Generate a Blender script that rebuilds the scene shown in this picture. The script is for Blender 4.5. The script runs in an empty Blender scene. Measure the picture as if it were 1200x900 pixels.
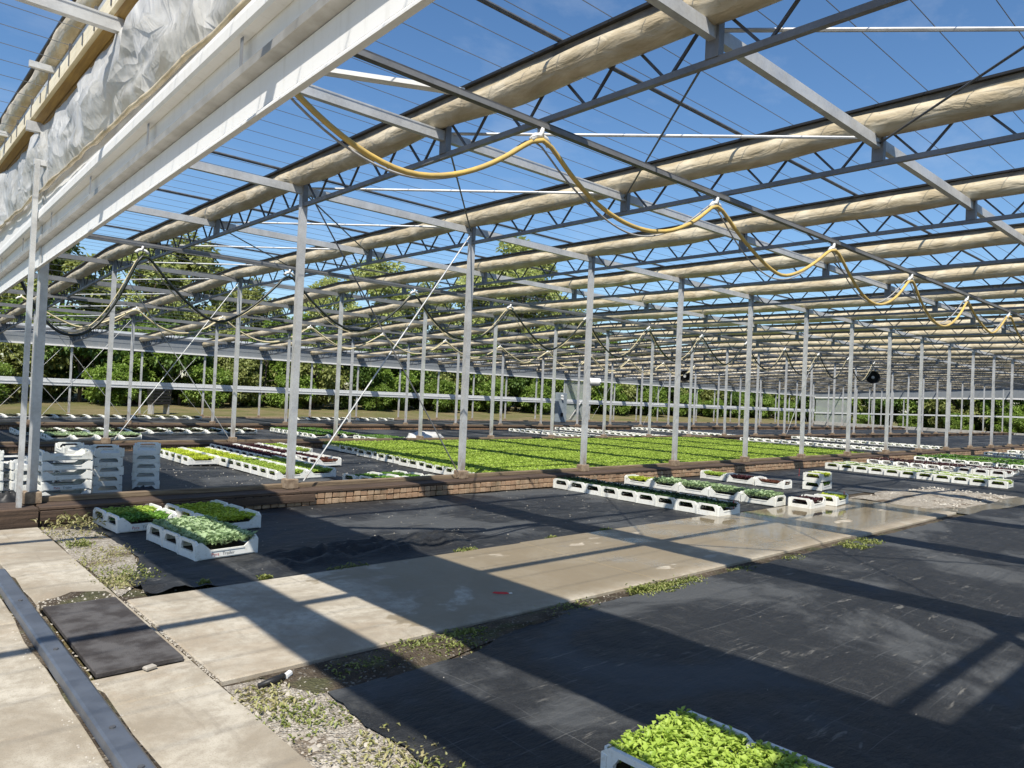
import bpy, math, random
import numpy as np
from mathutils import Vector, Matrix, noise

random.seed(7); rng = np.random.default_rng(7)
SC = bpy.context.scene
COL = SC.collection
R = math.radians

# ------------------------------------------------------------------ camera, sky, sun, exposure
CAMZ = 1.64
cam = bpy.data.cameras.new("camera"); camo = bpy.data.objects.new("camera", cam); COL.objects.link(camo)
cam.sensor_width = 36.0; cam.lens = 36.0 * 850.3 / 1200.0
cam.clip_start = 0.05; cam.clip_end = 3000
cr = Vector((0.737306, -0.674070, 0.044816)); cu = Vector((-0.042300, 0.020143, 0.998902)); cf = Vector((0.674233, 0.738392, 0.013662))
camo.matrix_world = Matrix(((cr.x, cu.x, -cf.x, 0), (cr.y, cu.y, -cf.y, 0), (cr.z, cu.z, -cf.z, CAMZ), (0, 0, 0, 1)))
SC.camera = camo

SUNDIR = Vector((0.52, 0.477, -1.0)).normalized()          # the way the light travels
world = bpy.data.worlds.new("World"); SC.world = world; world.use_nodes = True
wn = world.node_tree; wn.nodes.clear()
sky = wn.nodes.new("ShaderNodeTexSky"); sky.sky_type = 'NISHITA'; sky.sun_disc = False
sky.sun_elevation = math.asin(-SUNDIR.z); sky.sun_rotation = math.atan2(-SUNDIR.x, -SUNDIR.y)
sky.altitude = 50; sky.air_density = 1.0; sky.dust_density = 0.5; sky.ozone_density = 3.0
bg = wn.nodes.new("ShaderNodeBackground"); bg.inputs[1].default_value = 0.110
wo = wn.nodes.new("ShaderNodeOutputWorld")
# thin cirrus
tc = wn.nodes.new("ShaderNodeTexCoord"); mp = wn.nodes.new("ShaderNodeMapping"); mp.inputs['Scale'].default_value = (1.2, 3.2, 5.0)
mp.inputs['Rotation'].default_value = (0.2, 0.1, 0.6)
nz = wn.nodes.new("ShaderNodeTexNoise"); nz.inputs['Scale'].default_value = 2.1; nz.inputs['Detail'].default_value = 9; nz.inputs['Roughness'].default_value = 0.62
rp = wn.nodes.new("ShaderNodeValToRGB"); rp.color_ramp.elements[0].position = 0.56; rp.color_ramp.elements[1].position = 0.90
rp.color_ramp.elements[1].color = (0.22, 0.22, 0.22, 1)
mx = wn.nodes.new("ShaderNodeMix"); mx.data_type = 'RGBA'; mx.inputs['B'].default_value = (6.5, 6.8, 7.2, 1)
wn.links.new(tc.outputs['Generated'], mp.inputs[0]); wn.links.new(mp.outputs[0], nz.inputs['Vector']); wn.links.new(nz.outputs[0], rp.inputs[0])
wn.links.new(rp.outputs[0], mx.inputs['Factor']); wn.links.new(sky.outputs[0], mx.inputs['A']); hs = wn.nodes.new('ShaderNodeHueSaturation'); hs.inputs['Saturation'].default_value = 1.16
wn.links.new(mx.outputs['Result'], hs.inputs['Color']); wn.links.new(hs.outputs[0], bg.inputs[0])
wn.links.new(bg.outputs[0], wo.inputs[0])

sun = bpy.data.lights.new("sun", 'SUN'); sun.energy = 5.0; sun.angle = R(0.55); sun.color = (1.0, 0.94, 0.84)
suno = bpy.data.objects.new("sun", sun); COL.objects.link(suno); suno.location = (-20, -20, 40)
suno.rotation_euler = SUNDIR.to_track_quat('-Z', 'Y').to_euler()
SC.view_settings.view_transform = 'Standard'; SC.view_settings.look = 'None'; SC.view_settings.gamma = 1.0
SC.view_settings.exposure = 0.45
SC.cycles.max_bounces = 6; SC.cycles.transparent_max_bounces = 8

# ------------------------------------------------------------------ materials
MATS = {}
class NT:
    def __init__(s, name):
        s.m = bpy.data.materials.new(name); s.m.use_nodes = True; s.t = s.m.node_tree; s.t.nodes.clear()
        s.out = s.n('ShaderNodeOutputMaterial'); s.b = s.n('ShaderNodeBsdfPrincipled'); s.l(s.b.outputs[0], s.out.inputs[0])
        s.b.inputs['Specular IOR Level'].default_value = 0.4
        MATS[name] = s.m
        s.geo = s.n('ShaderNodeNewGeometry'); s.tex = s.n('ShaderNodeTexCoord')
        s.pos = s.geo.outputs['Position']; s.obj = s.tex.outputs['Object']
    def n(s, t): return s.t.nodes.new(t)
    def l(s, a, b): s.t.links.new(a, b)
    def put(s, sock, v):
        if isinstance(v, (int, float)): sock.default_value = v
        elif isinstance(v, (tuple, list)):
            sock.default_value = tuple(v) + ((1,) if len(v) == 3 and sock.type == 'RGBA' else ())
        else: s.l(v, sock)
    def noise(s, scale=5, detail=4, rough=.55, vec=None, stretch=None, dist=0):
        x = s.n('ShaderNodeTexNoise'); x.inputs['Scale'].default_value = scale; x.inputs['Detail'].default_value = detail
        x.inputs['Roughness'].default_value = rough; x.inputs['Distortion'].default_value = dist
        v = vec if vec is not None else s.pos
        if stretch:
            mpn = s.n('ShaderNodeMapping'); mpn.inputs['Scale'].default_value = stretch; s.l(v, mpn.inputs[0]); v = mpn.outputs[0]
        s.l(v, x.inputs['Vector']); return x.outputs[0]
    def voro(s, scale=5, feat='F1', vec=None, out='Distance', stretch=None):
        x = s.n('ShaderNodeTexVoronoi'); x.feature = feat; x.inputs['Scale'].default_value = scale
        v = vec if vec is not None else s.pos
        if stretch:
            mpn = s.n('ShaderNodeMapping'); mpn.inputs['Scale'].default_value = stretch; s.l(v, mpn.inputs[0]); v = mpn.outputs[0]
        s.l(v, x.inputs['Vector']); return x.outputs[out]
    def ramp(s, f, a, b, lo=0., hi=1.):
        x = s.n('ShaderNodeMapRange'); x.interpolation_type = 'SMOOTHSTEP'; s.put(x.inputs[0], f)
        for i, v in zip((1, 2, 3, 4), (a, b, lo, hi)): x.inputs[i].default_value = v
        return x.outputs[0]
    def math(s, op, a, b=0., c=0.):
        x = s.n('ShaderNodeMath'); x.operation = op; s.put(x.inputs[0], a); s.put(x.inputs[1], b); s.put(x.inputs[2], c); return x.outputs[0]
    def mix(s, f, a, b, mode='MIX'):
        x = s.n('ShaderNodeMix'); x.data_type = 'RGBA'; x.blend_type = mode
        s.put(x.inputs['Factor'], f); s.put(x.inputs['A'], a); s.put(x.inputs['B'], b); return x.outputs['Result']
    def bump(s, h, st=.3, dist=.01, nrm=None):
        x = s.n('ShaderNodeBump'); x.inputs['Strength'].default_value = st; x.inputs['Distance'].default_value = dist; s.l(h, x.inputs['Height'])
        if nrm is not None: s.l(nrm, x.inputs['Normal'])
        s.l(x.outputs[0], s.b.inputs['Normal']); return x.outputs[0]
    def sep(s, v):
        x = s.n('ShaderNodeSeparateXYZ'); s.l(v, x.inputs[0]); return x.outputs
    def set(s, **k):
        mpk = dict(col='Base Color', rough='Roughness', metal='Metallic', spec='Specular IOR Level', sss='Subsurface Weight')
        for a, v in k.items(): s.put(s.b.inputs[mpk[a]], v)
        return s.m
def simple(name, c1, c2=None, scale=8, rough=.6, metal=0., bump=0., bscale=40, stretch=None, lo=.35, hi=.65, spec=.4, bdist=.004):
    t = NT(name); c2 = c2 or tuple(v * .7 for v in c1)
    f = t.ramp(t.noise(scale, 5, .6, stretch=stretch), lo, hi)
    if bump: t.bump(t.noise(bscale, 4, .6), bump, bdist)
    return t.set(col=t.mix(f, c2, c1), rough=rough, metal=metal, spec=spec)

def galv(name, c=(.55, .56, .56)):
    t = NT(name)
    v = t.voro(55, 'F1', out='Color'); sp = t.sep(v)
    f = t.math('MULTIPLY', t.ramp(t.noise(3, 5, .65), .3, .7), 1.0)
    col = t.mix(f, tuple(x * .72 for x in c), c)
    col = t.mix(t.math('MULTIPLY', sp[0], .22), col, tuple(x * 1.25 for x in c))
    streak = t.ramp(t.noise(14, 6, .7, stretch=(1, 1, .12)), .56, .72)
    col = t.mix(t.math('MULTIPLY', streak, .35), col, (.33, .30, .25))
    zz = t.sep(t.pos)[2]; ru = t.math('MULTIPLY', t.ramp(zz, .30, .85, 1, 0), t.ramp(t.noise(11, 5, .7, stretch=(1, 1, .35)), .38, .66)); col = t.mix(t.math('MULTIPLY', ru, .7), col, (.27, .19, .12))
    t.bump(t.noise(60, 3), .08, .002)
    return t.set(col=col, rough=t.ramp(t.noise(9, 3), .3, .7, .38, .6), metal=.25, spec=.5)
M_GALV = galv('galvanised_steel'); M_GALVL = galv('bright_galvanised_steel', (.62, .63, .63)); M_GALVD = galv('dull_shaded_galvanised_steel', (.23, .235, .24))  # the dull copy is darkened further for roof members seen in shade
M_DARKST = simple('dark_steel', (.13, .135, .14), (.09, .09, .095), 12, .5, .4, .1)
M_WIRE = simple('wire_plastic', (.13, .14, .16), (.10, .11, .12), 3, .5)
M_BLACK = simple('black_rubber', (.014, .014, .015), (.022, .022, .022), 10, .5, 0, .1)
M_WHITEP = None
def whitepanel(name, c, dirt=.5):
    t = NT(name)
    st = t.ramp(t.noise(6, 6, .7, stretch=(1, 2.2, .25)), .50, .78)
    sp = t.ramp(t.noise(45, 5, .7), .62, .74)
    col = t.mix(t.math('MULTIPLY', st, dirt), c, (.42, .39, .33))
    col = t.mix(t.math('MULTIPLY', sp, dirt * .7), col, (.25, .22, .18))
    t.bump(t.noise(20, 3), .05, .004)
    return t.set(col=col, rough=.45, spec=.4)
M_PANEL = whitepanel('white_coated_panel', (.74, .74, .73), .35)
M_PANELF = whitepanel('weathered_white_panel', (.60, .62, .63), .5)
M_PANELB = whitepanel('grey_blue_panel', (.21, .23, .245), .35)

def film(name, c, c2, tr=.25, bst=.85, rgh=.36):
    t = NT(name)
    f = t.ramp(t.noise(5, 6, .6, vec=t.obj, stretch=(1.5, .5, 1.5), dist=.4), .35, .7)
    d = t.ramp(t.noise(17, 5, .7, vec=t.obj), .60, .74)
    col = t.mix(f, c2, c); col = t.mix(t.math('MULTIPLY', d, .4), col, tuple(x * .5 for x in c2))
    h = t.math('ADD', t.noise(3.2, 4, .5, vec=t.obj, stretch=(2.2, .6, 2.2), dist=1.2), t.math('MULTIPLY', t.noise(16, 3, vec=t.obj, stretch=(1, .45, 1), dist=.8), .22))
    t.bump(h, bst, .05)
    t.set(col=col, rough=rgh, spec=.45)
    if tr:
        tl = t.n('ShaderNodeBsdfTranslucent'); t.put(tl.inputs[0], col); ms = t.n('ShaderNodeMixShader'); ms.inputs[0].default_value = tr
        t.l(t.b.outputs[0], ms.inputs[1]); t.l(tl.outputs[0], ms.inputs[2]); t.l(ms.outputs[0], t.out.inputs[0])
    return t.m
M_ROLL = film('rolled_film', (.62, .54, .39), (.43, .35, .22), 0.0, .6)
M_FILM = film('crumpled_white_film', (.76, .76, .74), (.60, .59, .56), .22, .16, .24)
def creased():
    t = NT('creased_white_film'); 
    n1 = t.noise(1.6, 5, .6, dist=.8); st = t.ramp(t.noise(2.6, 6, .65), .56, .70)
    col = t.mix(t.ramp(n1, .35, .65), (.62, .62, .60), (.80, .80, .79)); col = t.mix(t.math('MULTIPLY', st, .5), col, (.42, .38, .31))
    def ridge(n): return t.math('SUBTRACT', 1.0, t.math('MULTIPLY', t.math('ABSOLUTE', t.math('SUBTRACT', n, .5)), 5.0))
    r1 = t.math('MAXIMUM', ridge(t.noise(1.1, 2, .5, dist=.9, stretch=(1, .8, 1.3))), 0.0); r2 = t.math('MAXIMUM', ridge(t.noise(3.2, 3, .5, dist=.7, stretch=(1, 1.2, .7))), 0.0)
    t.bump(t.math('ADD', t.math('MULTIPLY', r1, 1.3), t.math('ADD', t.math('MULTIPLY', r2, .45), t.math('MULTIPLY', t.noise(9, 4, .6, dist=.6), .2))), .45, .05)
    t.set(col=col, rough=.36, spec=.5)
    tl = t.n('ShaderNodeBsdfTranslucent'); t.put(tl.inputs[0], col); ms = t.n('ShaderNodeMixShader'); ms.inputs[0].default_value = .32
    t.l(t.b.outputs[0], ms.inputs[1]); t.l(tl.outputs[0], ms.inputs[2]); t.l(ms.outputs[0], t.out.inputs[0]); return t.m
M_FILMC = creased()
M_CREAM = simple('cream_timber', (.86, .78, .58), (.74, .65, .45), 5, .5, 0, .1, 60, stretch=(6, .4, 6))
M_GOLD = simple('ochre_timber', (.36, .23, .06), (.25, .15, .04), 7, .5, 0, .1, 60, stretch=(6, .4, 6))
M_HOSEY = simple('yellow_hose', (.66, .46, .13), (.52, .38, .14), 5, .4)
M_HOSEC = simple('cream_hose', (.62, .55, .34), (.50, .44, .27), 5, .45)
M_HOSEB = simple('black_hose', (.018, .024, .02), (.03, .035, .03), 7, .35)
M_CABLE = simple('grey_cable', (.42, .42, .42), (.32, .32, .32), 9, .4)
M_PLINTH = simple('stained_concrete', (.30, .23, .16), (.17, .12, .08), 12, .9, 0, .5, 60, bdist=.006)
M_COPING = simple('weathered_timber', (.095, .062, .042), (.040, .027, .019), 5, .85, 0, .6, 30, stretch=(.3, 5, 8), bdist=.01)
M_TANTIM = simple('tan_timber', (.22, .165, .105), (.12, .085, .055), 5, .85, 0, .4, 40, stretch=(.4, 5, 8), bdist=.006)
M_MORTAR = simple('dark_mortar', (.075, .055, .04), (.045, .032, .025), 18, .95, 0, .6, 70)
M_BRICK = None
def brickmat(name):
    t = NT(name); oi = t.n('ShaderNodeObjectInfo')
    r = t.geo.outputs['Random Per Island']; rr = t.math('FRACT', t.math('ADD', oi.outputs['Random'], r))
    c = t.mix(rr, (.33, .205, .125), (.42, .30, .195)); c = t.mix(t.ramp(t.noise(16, 5, .65), .45, .7), c, (.24, .15, .09))
    c = t.mix(t.math('MULTIPLY', t.ramp(t.noise(3, 4, .6), .5, .7), .6), c, (.12, .10, .06))
    t.bump(t.noise(70, 4), .5, .006); return t.set(col=c, rough=.9)
M_BRICK = brickmat('old_brick')
def farwallmat(name):
    t = NT(name); b = t.n('ShaderNodeTexBrick'); mpn = t.n('ShaderNodeMapping'); mpn.inputs['Rotation'].default_value = (R(90), 0, 0)
    t.l(t.pos, mpn.inputs[0]); t.l(mpn.outputs[0], b.inputs['Vector']); b.inputs['Scale'].default_value = 1.0
    b.inputs['Brick Width'].default_value = .115; b.inputs['Row Height'].default_value = .085; b.inputs['Mortar Size'].default_value = .009
    b.inputs['Color1'].default_value = (.36, .20, .11, 1); b.inputs['Color2'].default_value = (.27, .16, .09, 1); b.inputs['Mortar'].default_value = (.05, .035, .025, 1)
    c = t.mix(t.ramp(t.noise(3, 4), .45, .65), b.outputs[0], (.09, .07, .045)); return t.set(col=c, rough=.9)
M_FARBRICK = farwallmat('distant_brickwork')

def trayplastic():
    t = NT('white_tray_plastic'); oi = t.n('ShaderNodeObjectInfo')
    c = t.mix(t.math('MULTIPLY', oi.outputs['Random'], .8), (.78, .78, .74), (.66, .66, .60))
    z = t.sep(t.obj)[2]
    d = t.math('MULTIPLY', t.ramp(t.noise(26, 5, .7), .5, .72), .45); c = t.mix(d, c, (.40, .35, .26))
    return t.set(col=c, rough=.45, spec=.4)
M_TRAY = trayplastic()
M_PEAT = simple('peat', (.05, .035, .022), (.025, .018, .012), 40, .95, 0, .6, 120)
def leafmat(name, a, b, c=None, tr=.3, rough=.45):
    t = NT(name); r = t.geo.outputs['Random Per Island']; c = c or b
    f = t.math('FRACT', t.math('MULTIPLY', r, 7.31))
    col = t.mix(r, a, b); col = t.mix(t.math('MULTIPLY', t.ramp(f, .7, 1.0), .8), col, c)
    oi = t.n('ShaderNodeObjectInfo'); var = t.math('ADD', .72, t.math('ADD', t.math('MULTIPLY', oi.outputs['Random'], .30), t.math('MULTIPLY', t.noise(.9, 3, .5), .35)))
    vm = t.n('ShaderNodeVectorMath'); vm.operation = 'SCALE'; t.l(col, vm.inputs[0]); t.l(var, vm.inputs['Scale']); col = vm.outputs[0]
    t.set(col=col, rough=rough, spec=.35)
    tl = t.n('ShaderNodeBsdfTranslucent'); t.put(tl.inputs[0], t.mix(.5, col, tuple(min(1, x * 1.6) for x in a)))
    ms = t.n('ShaderNodeMixShader'); ms.inputs[0].default_value = tr
    t.l(t.b.outputs[0], ms.inputs[1]); t.l(tl.outputs[0], ms.inputs[2]); t.l(ms.outputs[0], t.out.inputs[0]); return t.m
LEAF = {
 'lime': leafmat('lime_lettuce_leaf', (.27, .375, .055), (.36, .46, .09), (.18, .275, .035)),
 'lime2': leafmat('yellow_lettuce_leaf', (.40, .48, .04), (.48, .54, .07), (.27, .36, .03)),
 'green': leafmat('green_seedling_leaf', (.10, .22, .03), (.16, .30, .05), (.07, .15, .02)),
 'grey': leafmat('grey_green_leaf', (.27, .37, .19), (.37, .46, .27), (.16, .25, .10)),
 'dark': leafmat('dark_green_leaf', (.035, .075, .025), (.06, .12, .035), (.025, .05, .02)),
 'red': leafmat('dark_red_leaf', (.045, .014, .02), (.085, .028, .03), (.03, .03, .012), .15),
 'rust': leafmat('rust_red_leaf', (.13, .045, .03), (.20, .08, .045), (.07, .05, .02), .15),
 'pale': leafmat('pale_seedling_leaf', (.24, .32, .14), (.42, .46, .32), (.12, .2, .05)),
}
TL = [leafmat('tree_leaf_dark', (.07, .125, .025), (.12, .19, .045), (.17, .25, .06), .35, .5),
      leafmat('tree_leaf_mid', (.15, .235, .04), (.23, .325, .07), (.30, .38, .10), .35, .5),
      leafmat('tree_leaf_pale', (.33, .38, .12), (.44, .47, .20), (.24, .29, .09), .35, .5),
      leafmat('tree_leaf_olive', (.24, .27, .085), (.33, .36, .13), (.15, .19, .055), .35, .5)]
M_WEED = leafmat('weed_leaf', (.15, .19, .045), (.25, .275, .08), (.33, .30, .13), .25)
M_DRYG = leafmat('dry_grass_blade', (.36, .32, .16), (.26, .28, .09), (.45, .40, .24), .25)
M_BARK = simple('bark', (.13, .105, .08), (.07, .055, .04), 6, .95, 0, .7, 18, stretch=(1, 1, .25), bdist=.03)

def concrete(name, wet=False):
    t = NT(name); x, y, z = t.sep(t.pos)[:3]
    f = t.noise(1.3, 8, .65, dist=.5); g = t.noise(14, 6, .7); s = t.noise(160, 3)
    col = t.mix(t.ramp(f, .36, .64), (.275, .235, .175), (.48, .44, .36)); col = t.mix(t.math('MULTIPLY', t.ramp(g, .42, .66), .6), col, (.27, .235, .18))
    blot = t.ramp(t.noise(.75, 7, .7, dist=1.6), .50, .60); col = t.mix(t.math('MULTIPLY', blot, .35), col, (.33, .26, .18))
    drag = t.ramp(t.noise(3.5, 6, .7, stretch=(3.2, .35, 1), dist=.4), .56, .70); col = t.mix(t.math('MULTIPLY', drag, .4), col, (.20, .17, .13))
    col = t.mix(t.math('MULTIPLY', t.ramp(s, .54, .66), .5), col, (.18, .155, .12))
    crack = t.ramp(t.voro(.9, 'DISTANCE_TO_EDGE', vec=t.pos), 0.0, .004, 1, 0); 
    st = t.ramp(t.noise(2.6, 7, .7, dist=1.2), .60, .74); col = t.mix(t.math('MULTIPLY', st, .5), col, (.19, .165, .13))
    rough = .82
    h = t.math('ADD', t.math('MULTIPLY', g, .5), t.math('MULTIPLY', s, .25)); bs = .4
    if wet:
        e = t.math('ADD', t.math('MULTIPLY', t.noise(1.1, 6, .6, dist=.4), 2.4), t.math('MULTIPLY', x, .55))      # wet towards the puddle end
        w = t.ramp(e, 3.02, 3.14)
        dry = t.ramp(t.noise(1.35, 4, .5, stretch=(.8, 1.7, 1)), .665, .69); w = t.math('MULTIPLY', w, t.math('SUBTRACT', 1.0, dry))
        edge = t.ramp(y, 3.84, 4.12); w = t.math('MULTIPLY', w, t.math('MAXIMUM', edge, .25))
        col = t.mix(w, col, t.mix(.78, col, (.195, .155, .095), 'MIX'))
        col = t.mix(t.math('MULTIPLY', w, .15), col, (.20, .16, .10))
        pud = t.math('MULTIPLY', t.ramp(t.math('ADD', t.math('MULTIPLY', x, .075), t.noise(1.6, 4, .5)), .98, 1.16), w)
        r1 = t.math('SUBTRACT', .82, t.math('MULTIPLY', w, .34)); rough = t.math('SUBTRACT', r1, t.math('MULTIPLY', pud, .41))
        h = t.math('MULTIPLY', h, t.math('SUBTRACT', 1.0, t.math('MULTIPLY', pud, .96)))
    t.bump(h, bs, .006)
    return t.set(col=col, rough=rough, spec=.32)
M_CONC = concrete('dry_concrete'); M_CONCW = concrete('wet_concrete', True)

def fabric():
    t = NT('woven_weed_fabric'); x, y, z = t.sep(t.pos)[:3]
    wob = t.math('MULTIPLY', t.math('SUBTRACT', t.noise(1.2, 3), .5), .06)
    def lines(c, pitch, w):
        d = t.math('ABSOLUTE', t.math('SUBTRACT', t.math('FRACT', t.math('MULTIPLY', t.math('ADD', c, wob), 1 / pitch)), .5))
        return t.ramp(d, w / pitch, 2 * w / pitch, 1, 0)
    ln = t.math('MAXIMUM', lines(x, .25, .0013), lines(y, .25, .0013))
    ln = t.math('MULTIPLY', ln, t.ramp(t.noise(2.2, 5, .6), .42, .66))
    dry = t.ramp(t.noise(.62, 7, .62, dist=.5), .485, .60)
    dust = t.ramp(t.noise(7, 7, .75, stretch=(1, .55, 1)), .5, .78)
    col = t.mix(dry, (.0165, .0175, .019), (.066, .070, .073)); col = t.mix(t.math('MULTIPLY', dust, .45), col, (.10, .098, .088))
    scuff = t.math('MULTIPLY', t.ramp(t.noise(9, 6, .72, stretch=(.35, 1.9, 1), dist=.5), .585, .66), t.ramp(t.noise(1.1, 4, .6), .42, .56)); col = t.mix(t.math('MULTIPLY', scuff, .6), col, (.21, .20, .175))
    fleck = t.math('MULTIPLY', t.ramp(t.voro(38, 'F1', out='Distance'), .0, .10, 1, 0), t.ramp(t.noise(2.4, 5, .7), .52, .62)); col = t.mix(fleck, col, (.34, .32, .28))
    col = t.mix(t.math('MULTIPLY', ln, .45), col, (.20, .205, .20))
    gr_ = t.noise(150, 2, .6); col = t.mix(t.math('MULTIPLY', t.ramp(gr_, .45, .75), .5), col, (.075, .077, .078))
    sp = t.ramp(t.voro(16, 'F1', out='Distance'), .0, .05, 1, 0); sp = t.math('MULTIPLY', sp, t.ramp(t.noise(1.7, 4), .5, .6)); col = t.mix(t.math('MULTIPLY', sp, .8), col, (.30, .28, .23))
    weave = t.n('ShaderNodeTexWave'); weave.inputs['Scale'].default_value = 60; t.l(t.pos, weave.inputs['Vector'])
    h = t.math('ADD', t.math('ADD', t.noise(6, 7, .6, stretch=(.6, 1.5, 1), dist=.5), t.math('MULTIPLY', t.noise(19, 4, .6, stretch=(.5, 1.6, 1), dist=.8), .45)), t.math('MULTIPLY', weave.outputs['Fac'], .02))
    t.bump(h, .6, .04)
    return t.set(col=col, rough=t.ramp(dry, 0, 1, .50, .70), spec=.20)
M_FAB = fabric()
def soil():
    t = NT('gritty_soil'); f = t.noise(3, 7, .65); g = t.voro(70, 'F1', out='Color'); gs = t.sep(g)
    col = t.mix(t.ramp(f, .35, .65), (.045, .034, .024), (.105, .083, .058)); col = t.mix(t.math('MULTIPLY', t.ramp(gs[0], .86, .97), .5), col, (.30, .28, .24))
    col = t.mix(t.math('MULTIPLY', t.ramp(t.noise(2.1, 5), .52, .62), .5), col, (.07, .085, .03))
    t.bump(t.math('ADD', t.noise(25, 5), t.voro(70)), .7, .02); return t.set(col=col, rough=.95, spec=.2)
M_SOIL = soil()
def grit():
    t = NT('pale_grit'); g = t.voro(85, 'F1', out='Color'); gs = t.sep(g)
    col = t.mix(t.ramp(gs[0], .0, 1.0), (.22, .19, .15), (.50, .46, .39)); col = t.mix(t.ramp(t.noise(2.5, 5), .5, .66), col, (.15, .115, .08))
    t.bump(t.voro(85), .8, .02); return t.set(col=col, rough=.95, spec=.2)
M_GRIT = grit()
def grassm():
    t = NT('meadow_ground'); f = t.noise(.35, 6, .65); g = t.noise(4, 6, .7, stretch=(1, 2, 1))
    col = t.mix(t.ramp(f, .38, .62), (.20, .165, .085), (.125, .13, .045)); col = t.mix(t.math('MULTIPLY', t.ramp(g, .45, .7), .6), col, (.13, .10, .055))
    t.bump(g, .8, .15); return t.set(col=col, rough=.95, spec=.15)
M_GRASS = grassm()
M_STONE = simple('pebble', (.46, .43, .37), (.28, .25, .21), 3, .85)
M_RAILP = simple('grey_painted_steel', (.105, .12, .145), (.075, .086, .105), 5, .42, .2, .1, 90, spec=.5)
M_PLATE = simple('dark_steel_plate', (.095, .09, .088), (.045, .04, .038), 7, .8, .0, .8, 120, bdist=.006, spec=.2)
M_REDP = simple('red_plastic', (.60, .05, .035), (.45, .03, .03), 8, .4)
M_WHITE = simple('white_plastic', (.78, .78, .76), (.68, .68, .66), 8, .45)
M_INKR = simple('red_print', (.45, .06, .06), (.4, .05, .05), 8, .5)
M_INKD = simple('grey_print', (.10, .11, .13), (.08, .09, .10), 8, .5)
M_CAB = simple('grey_blue_cabinet', (.26, .30, .33), (.2, .24, .27), 3, .5)
def glassy():
    t = NT('clouded_polycarbonate'); t.set(col=(.42, .46, .44), rough=.4)
    tr = t.n('ShaderNodeBsdfTransparent'); ms = t.n('ShaderNodeMixShader'); ms.inputs[0].default_value = .5
    t.l(t.b.outputs[0], ms.inputs[1]); t.l(tr.outputs[0], ms.inputs[2]); t.l(ms.outputs[0], t.out.inputs[0]); return t.m
M_POLY = glassy()

# ------------------------------------------------------------------ mesh helpers
class MB:
    def __init__(s): s.v = []; s.f = []
    def add(s, vs, fs):
        o = len(s.v); s.v += [tuple(p) for p in vs]; s.f += [tuple(i + o for i in q) for q in fs]; return s
    def box(s, x0, x1, y0, y1, z0, z1, bev=0.):
        if bev:
            b = bev; pts = []; P = []
            for z, i in ((z0, b), (z0 + b, 0), (z1 - b, 0), (z1, b)):
                P.append([(x0 + i + (b if i == 0 else 0) * 0, y0 + i, z), (x1 - i, y0 + i, z), (x1 - i, y1 - i, z), (x0 + i, y1 - i, z)])
            vs = sum(P, []); fs = [(3, 2, 1, 0), (12, 13, 14, 15)]
            for r in range(3):
                for k in range(4): fs.append((r * 4 + k, r * 4 + (k + 1) % 4, r * 4 + 4 + (k + 1) % 4, r * 4 + 4 + k))
            return s.add(vs, fs)
        return s.add([(x0, y0, z0), (x1, y0, z0), (x1, y1, z0), (x0, y1, z0), (x0, y0, z1), (x1, y0, z1), (x1, y1, z1), (x0, y1, z1)],
                     [(3, 2, 1, 0), (4, 5, 6, 7), (0, 1, 5, 4), (1, 2, 6, 5), (2, 3, 7, 6), (3, 0, 4, 7)])
    def bar(s, p, q, w, h=None):
        p, q = Vector(p), Vector(q); h = h or w; d = (q - p).normalized()
        u = d.cross(Vector((0, 0, 1)))
        if u.length < 1e-4: u = Vector((1, 0, 0))
        u.normalize(); n = u.cross(d).normalized(); u *= w / 2; n *= h / 2
        return s.add([p - u - n, p + u - n, p + u + n, p - u + n, q - u - n, q + u - n, q + u + n, q - u + n],
                     [(0, 1, 2, 3), (7, 6, 5, 4), (1, 0, 4, 5), (2, 1, 5, 6), (3, 2, 6, 7), (0, 3, 7, 4)])
    def tube(s, pts, r, n=8, cap=True):
        pts = [Vector(p) for p in pts]; m = len(pts); rs = r if isinstance(r, (list, tuple)) else [r] * m
        base = len(s.v); up = None
        for i, p in enumerate(pts):
            d = (pts[min(i + 1, m - 1)] - pts[max(i - 1, 0)]).normalized()
            if up is None:
                up = Vector((0, 0, 1)) if abs(d.z) < .9 else Vector((1, 0, 0))
            a = d.cross(up).normalized(); b = a.cross(d).normalized(); up = b
            for k in range(n):
                t = 2 * math.pi * k / n; s.v.append(tuple(p + a * math.cos(t) * rs[i] + b * math.sin(t) * rs[i]))
        for i in range(m - 1):
            for k in range(n):
                s.f.append((base + i * n + k, base + i * n + (k + 1) % n, base + (i + 1) * n + (k + 1) % n, base + (i + 1) * n + k))
        if cap: s.f.append(tuple(base + k for k in reversed(range(n)))); s.f.append(tuple(base + (m - 1) * n + k for k in range(n)))
        return s
    def mesh(s, name, mat, smooth=False):
        me = bpy.data.meshes.new(name); me.from_pydata(s.v, [], s.f); me.materials.append(mat)
        if smooth: me.shade_smooth()
        me.update(); return me
def np_mesh(name, V, F, mat, smooth=False):
    me = bpy.data.meshes.new(name); V = np.asarray(V, np.float32); F = np.asarray(F, np.int32); n = F.shape[1]
    me.vertices.add(len(V)); me.vertices.foreach_set('co', V.ravel())
    me.loops.add(F.size); me.loops.foreach_set('vertex_index', F.ravel())
    me.polygons.add(len(F)); me.polygons.foreach_set('loop_start', np.arange(0, F.size, n, dtype=np.int32))
    me.materials.append(mat); me.update(calc_edges=True); me.validate()
    if smooth: me.shade_smooth()
    return me
def ob(name, me, parent=None, loc=(0, 0, 0), rz=0, label=None, cat=None, group=None, kind=None, rot=None):
    if isinstance(me, MB): raise TypeError
    o = bpy.data.objects.new(name, me); COL.objects.link(o); o.parent = parent; o.location = loc
    o.rotation_euler = rot if rot else (0, 0, rz)
    if label: o['label'] = label
    if cat: o['category'] = cat
    if group: o['group'] = group
    if kind: o['kind'] = kind
    return o
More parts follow.
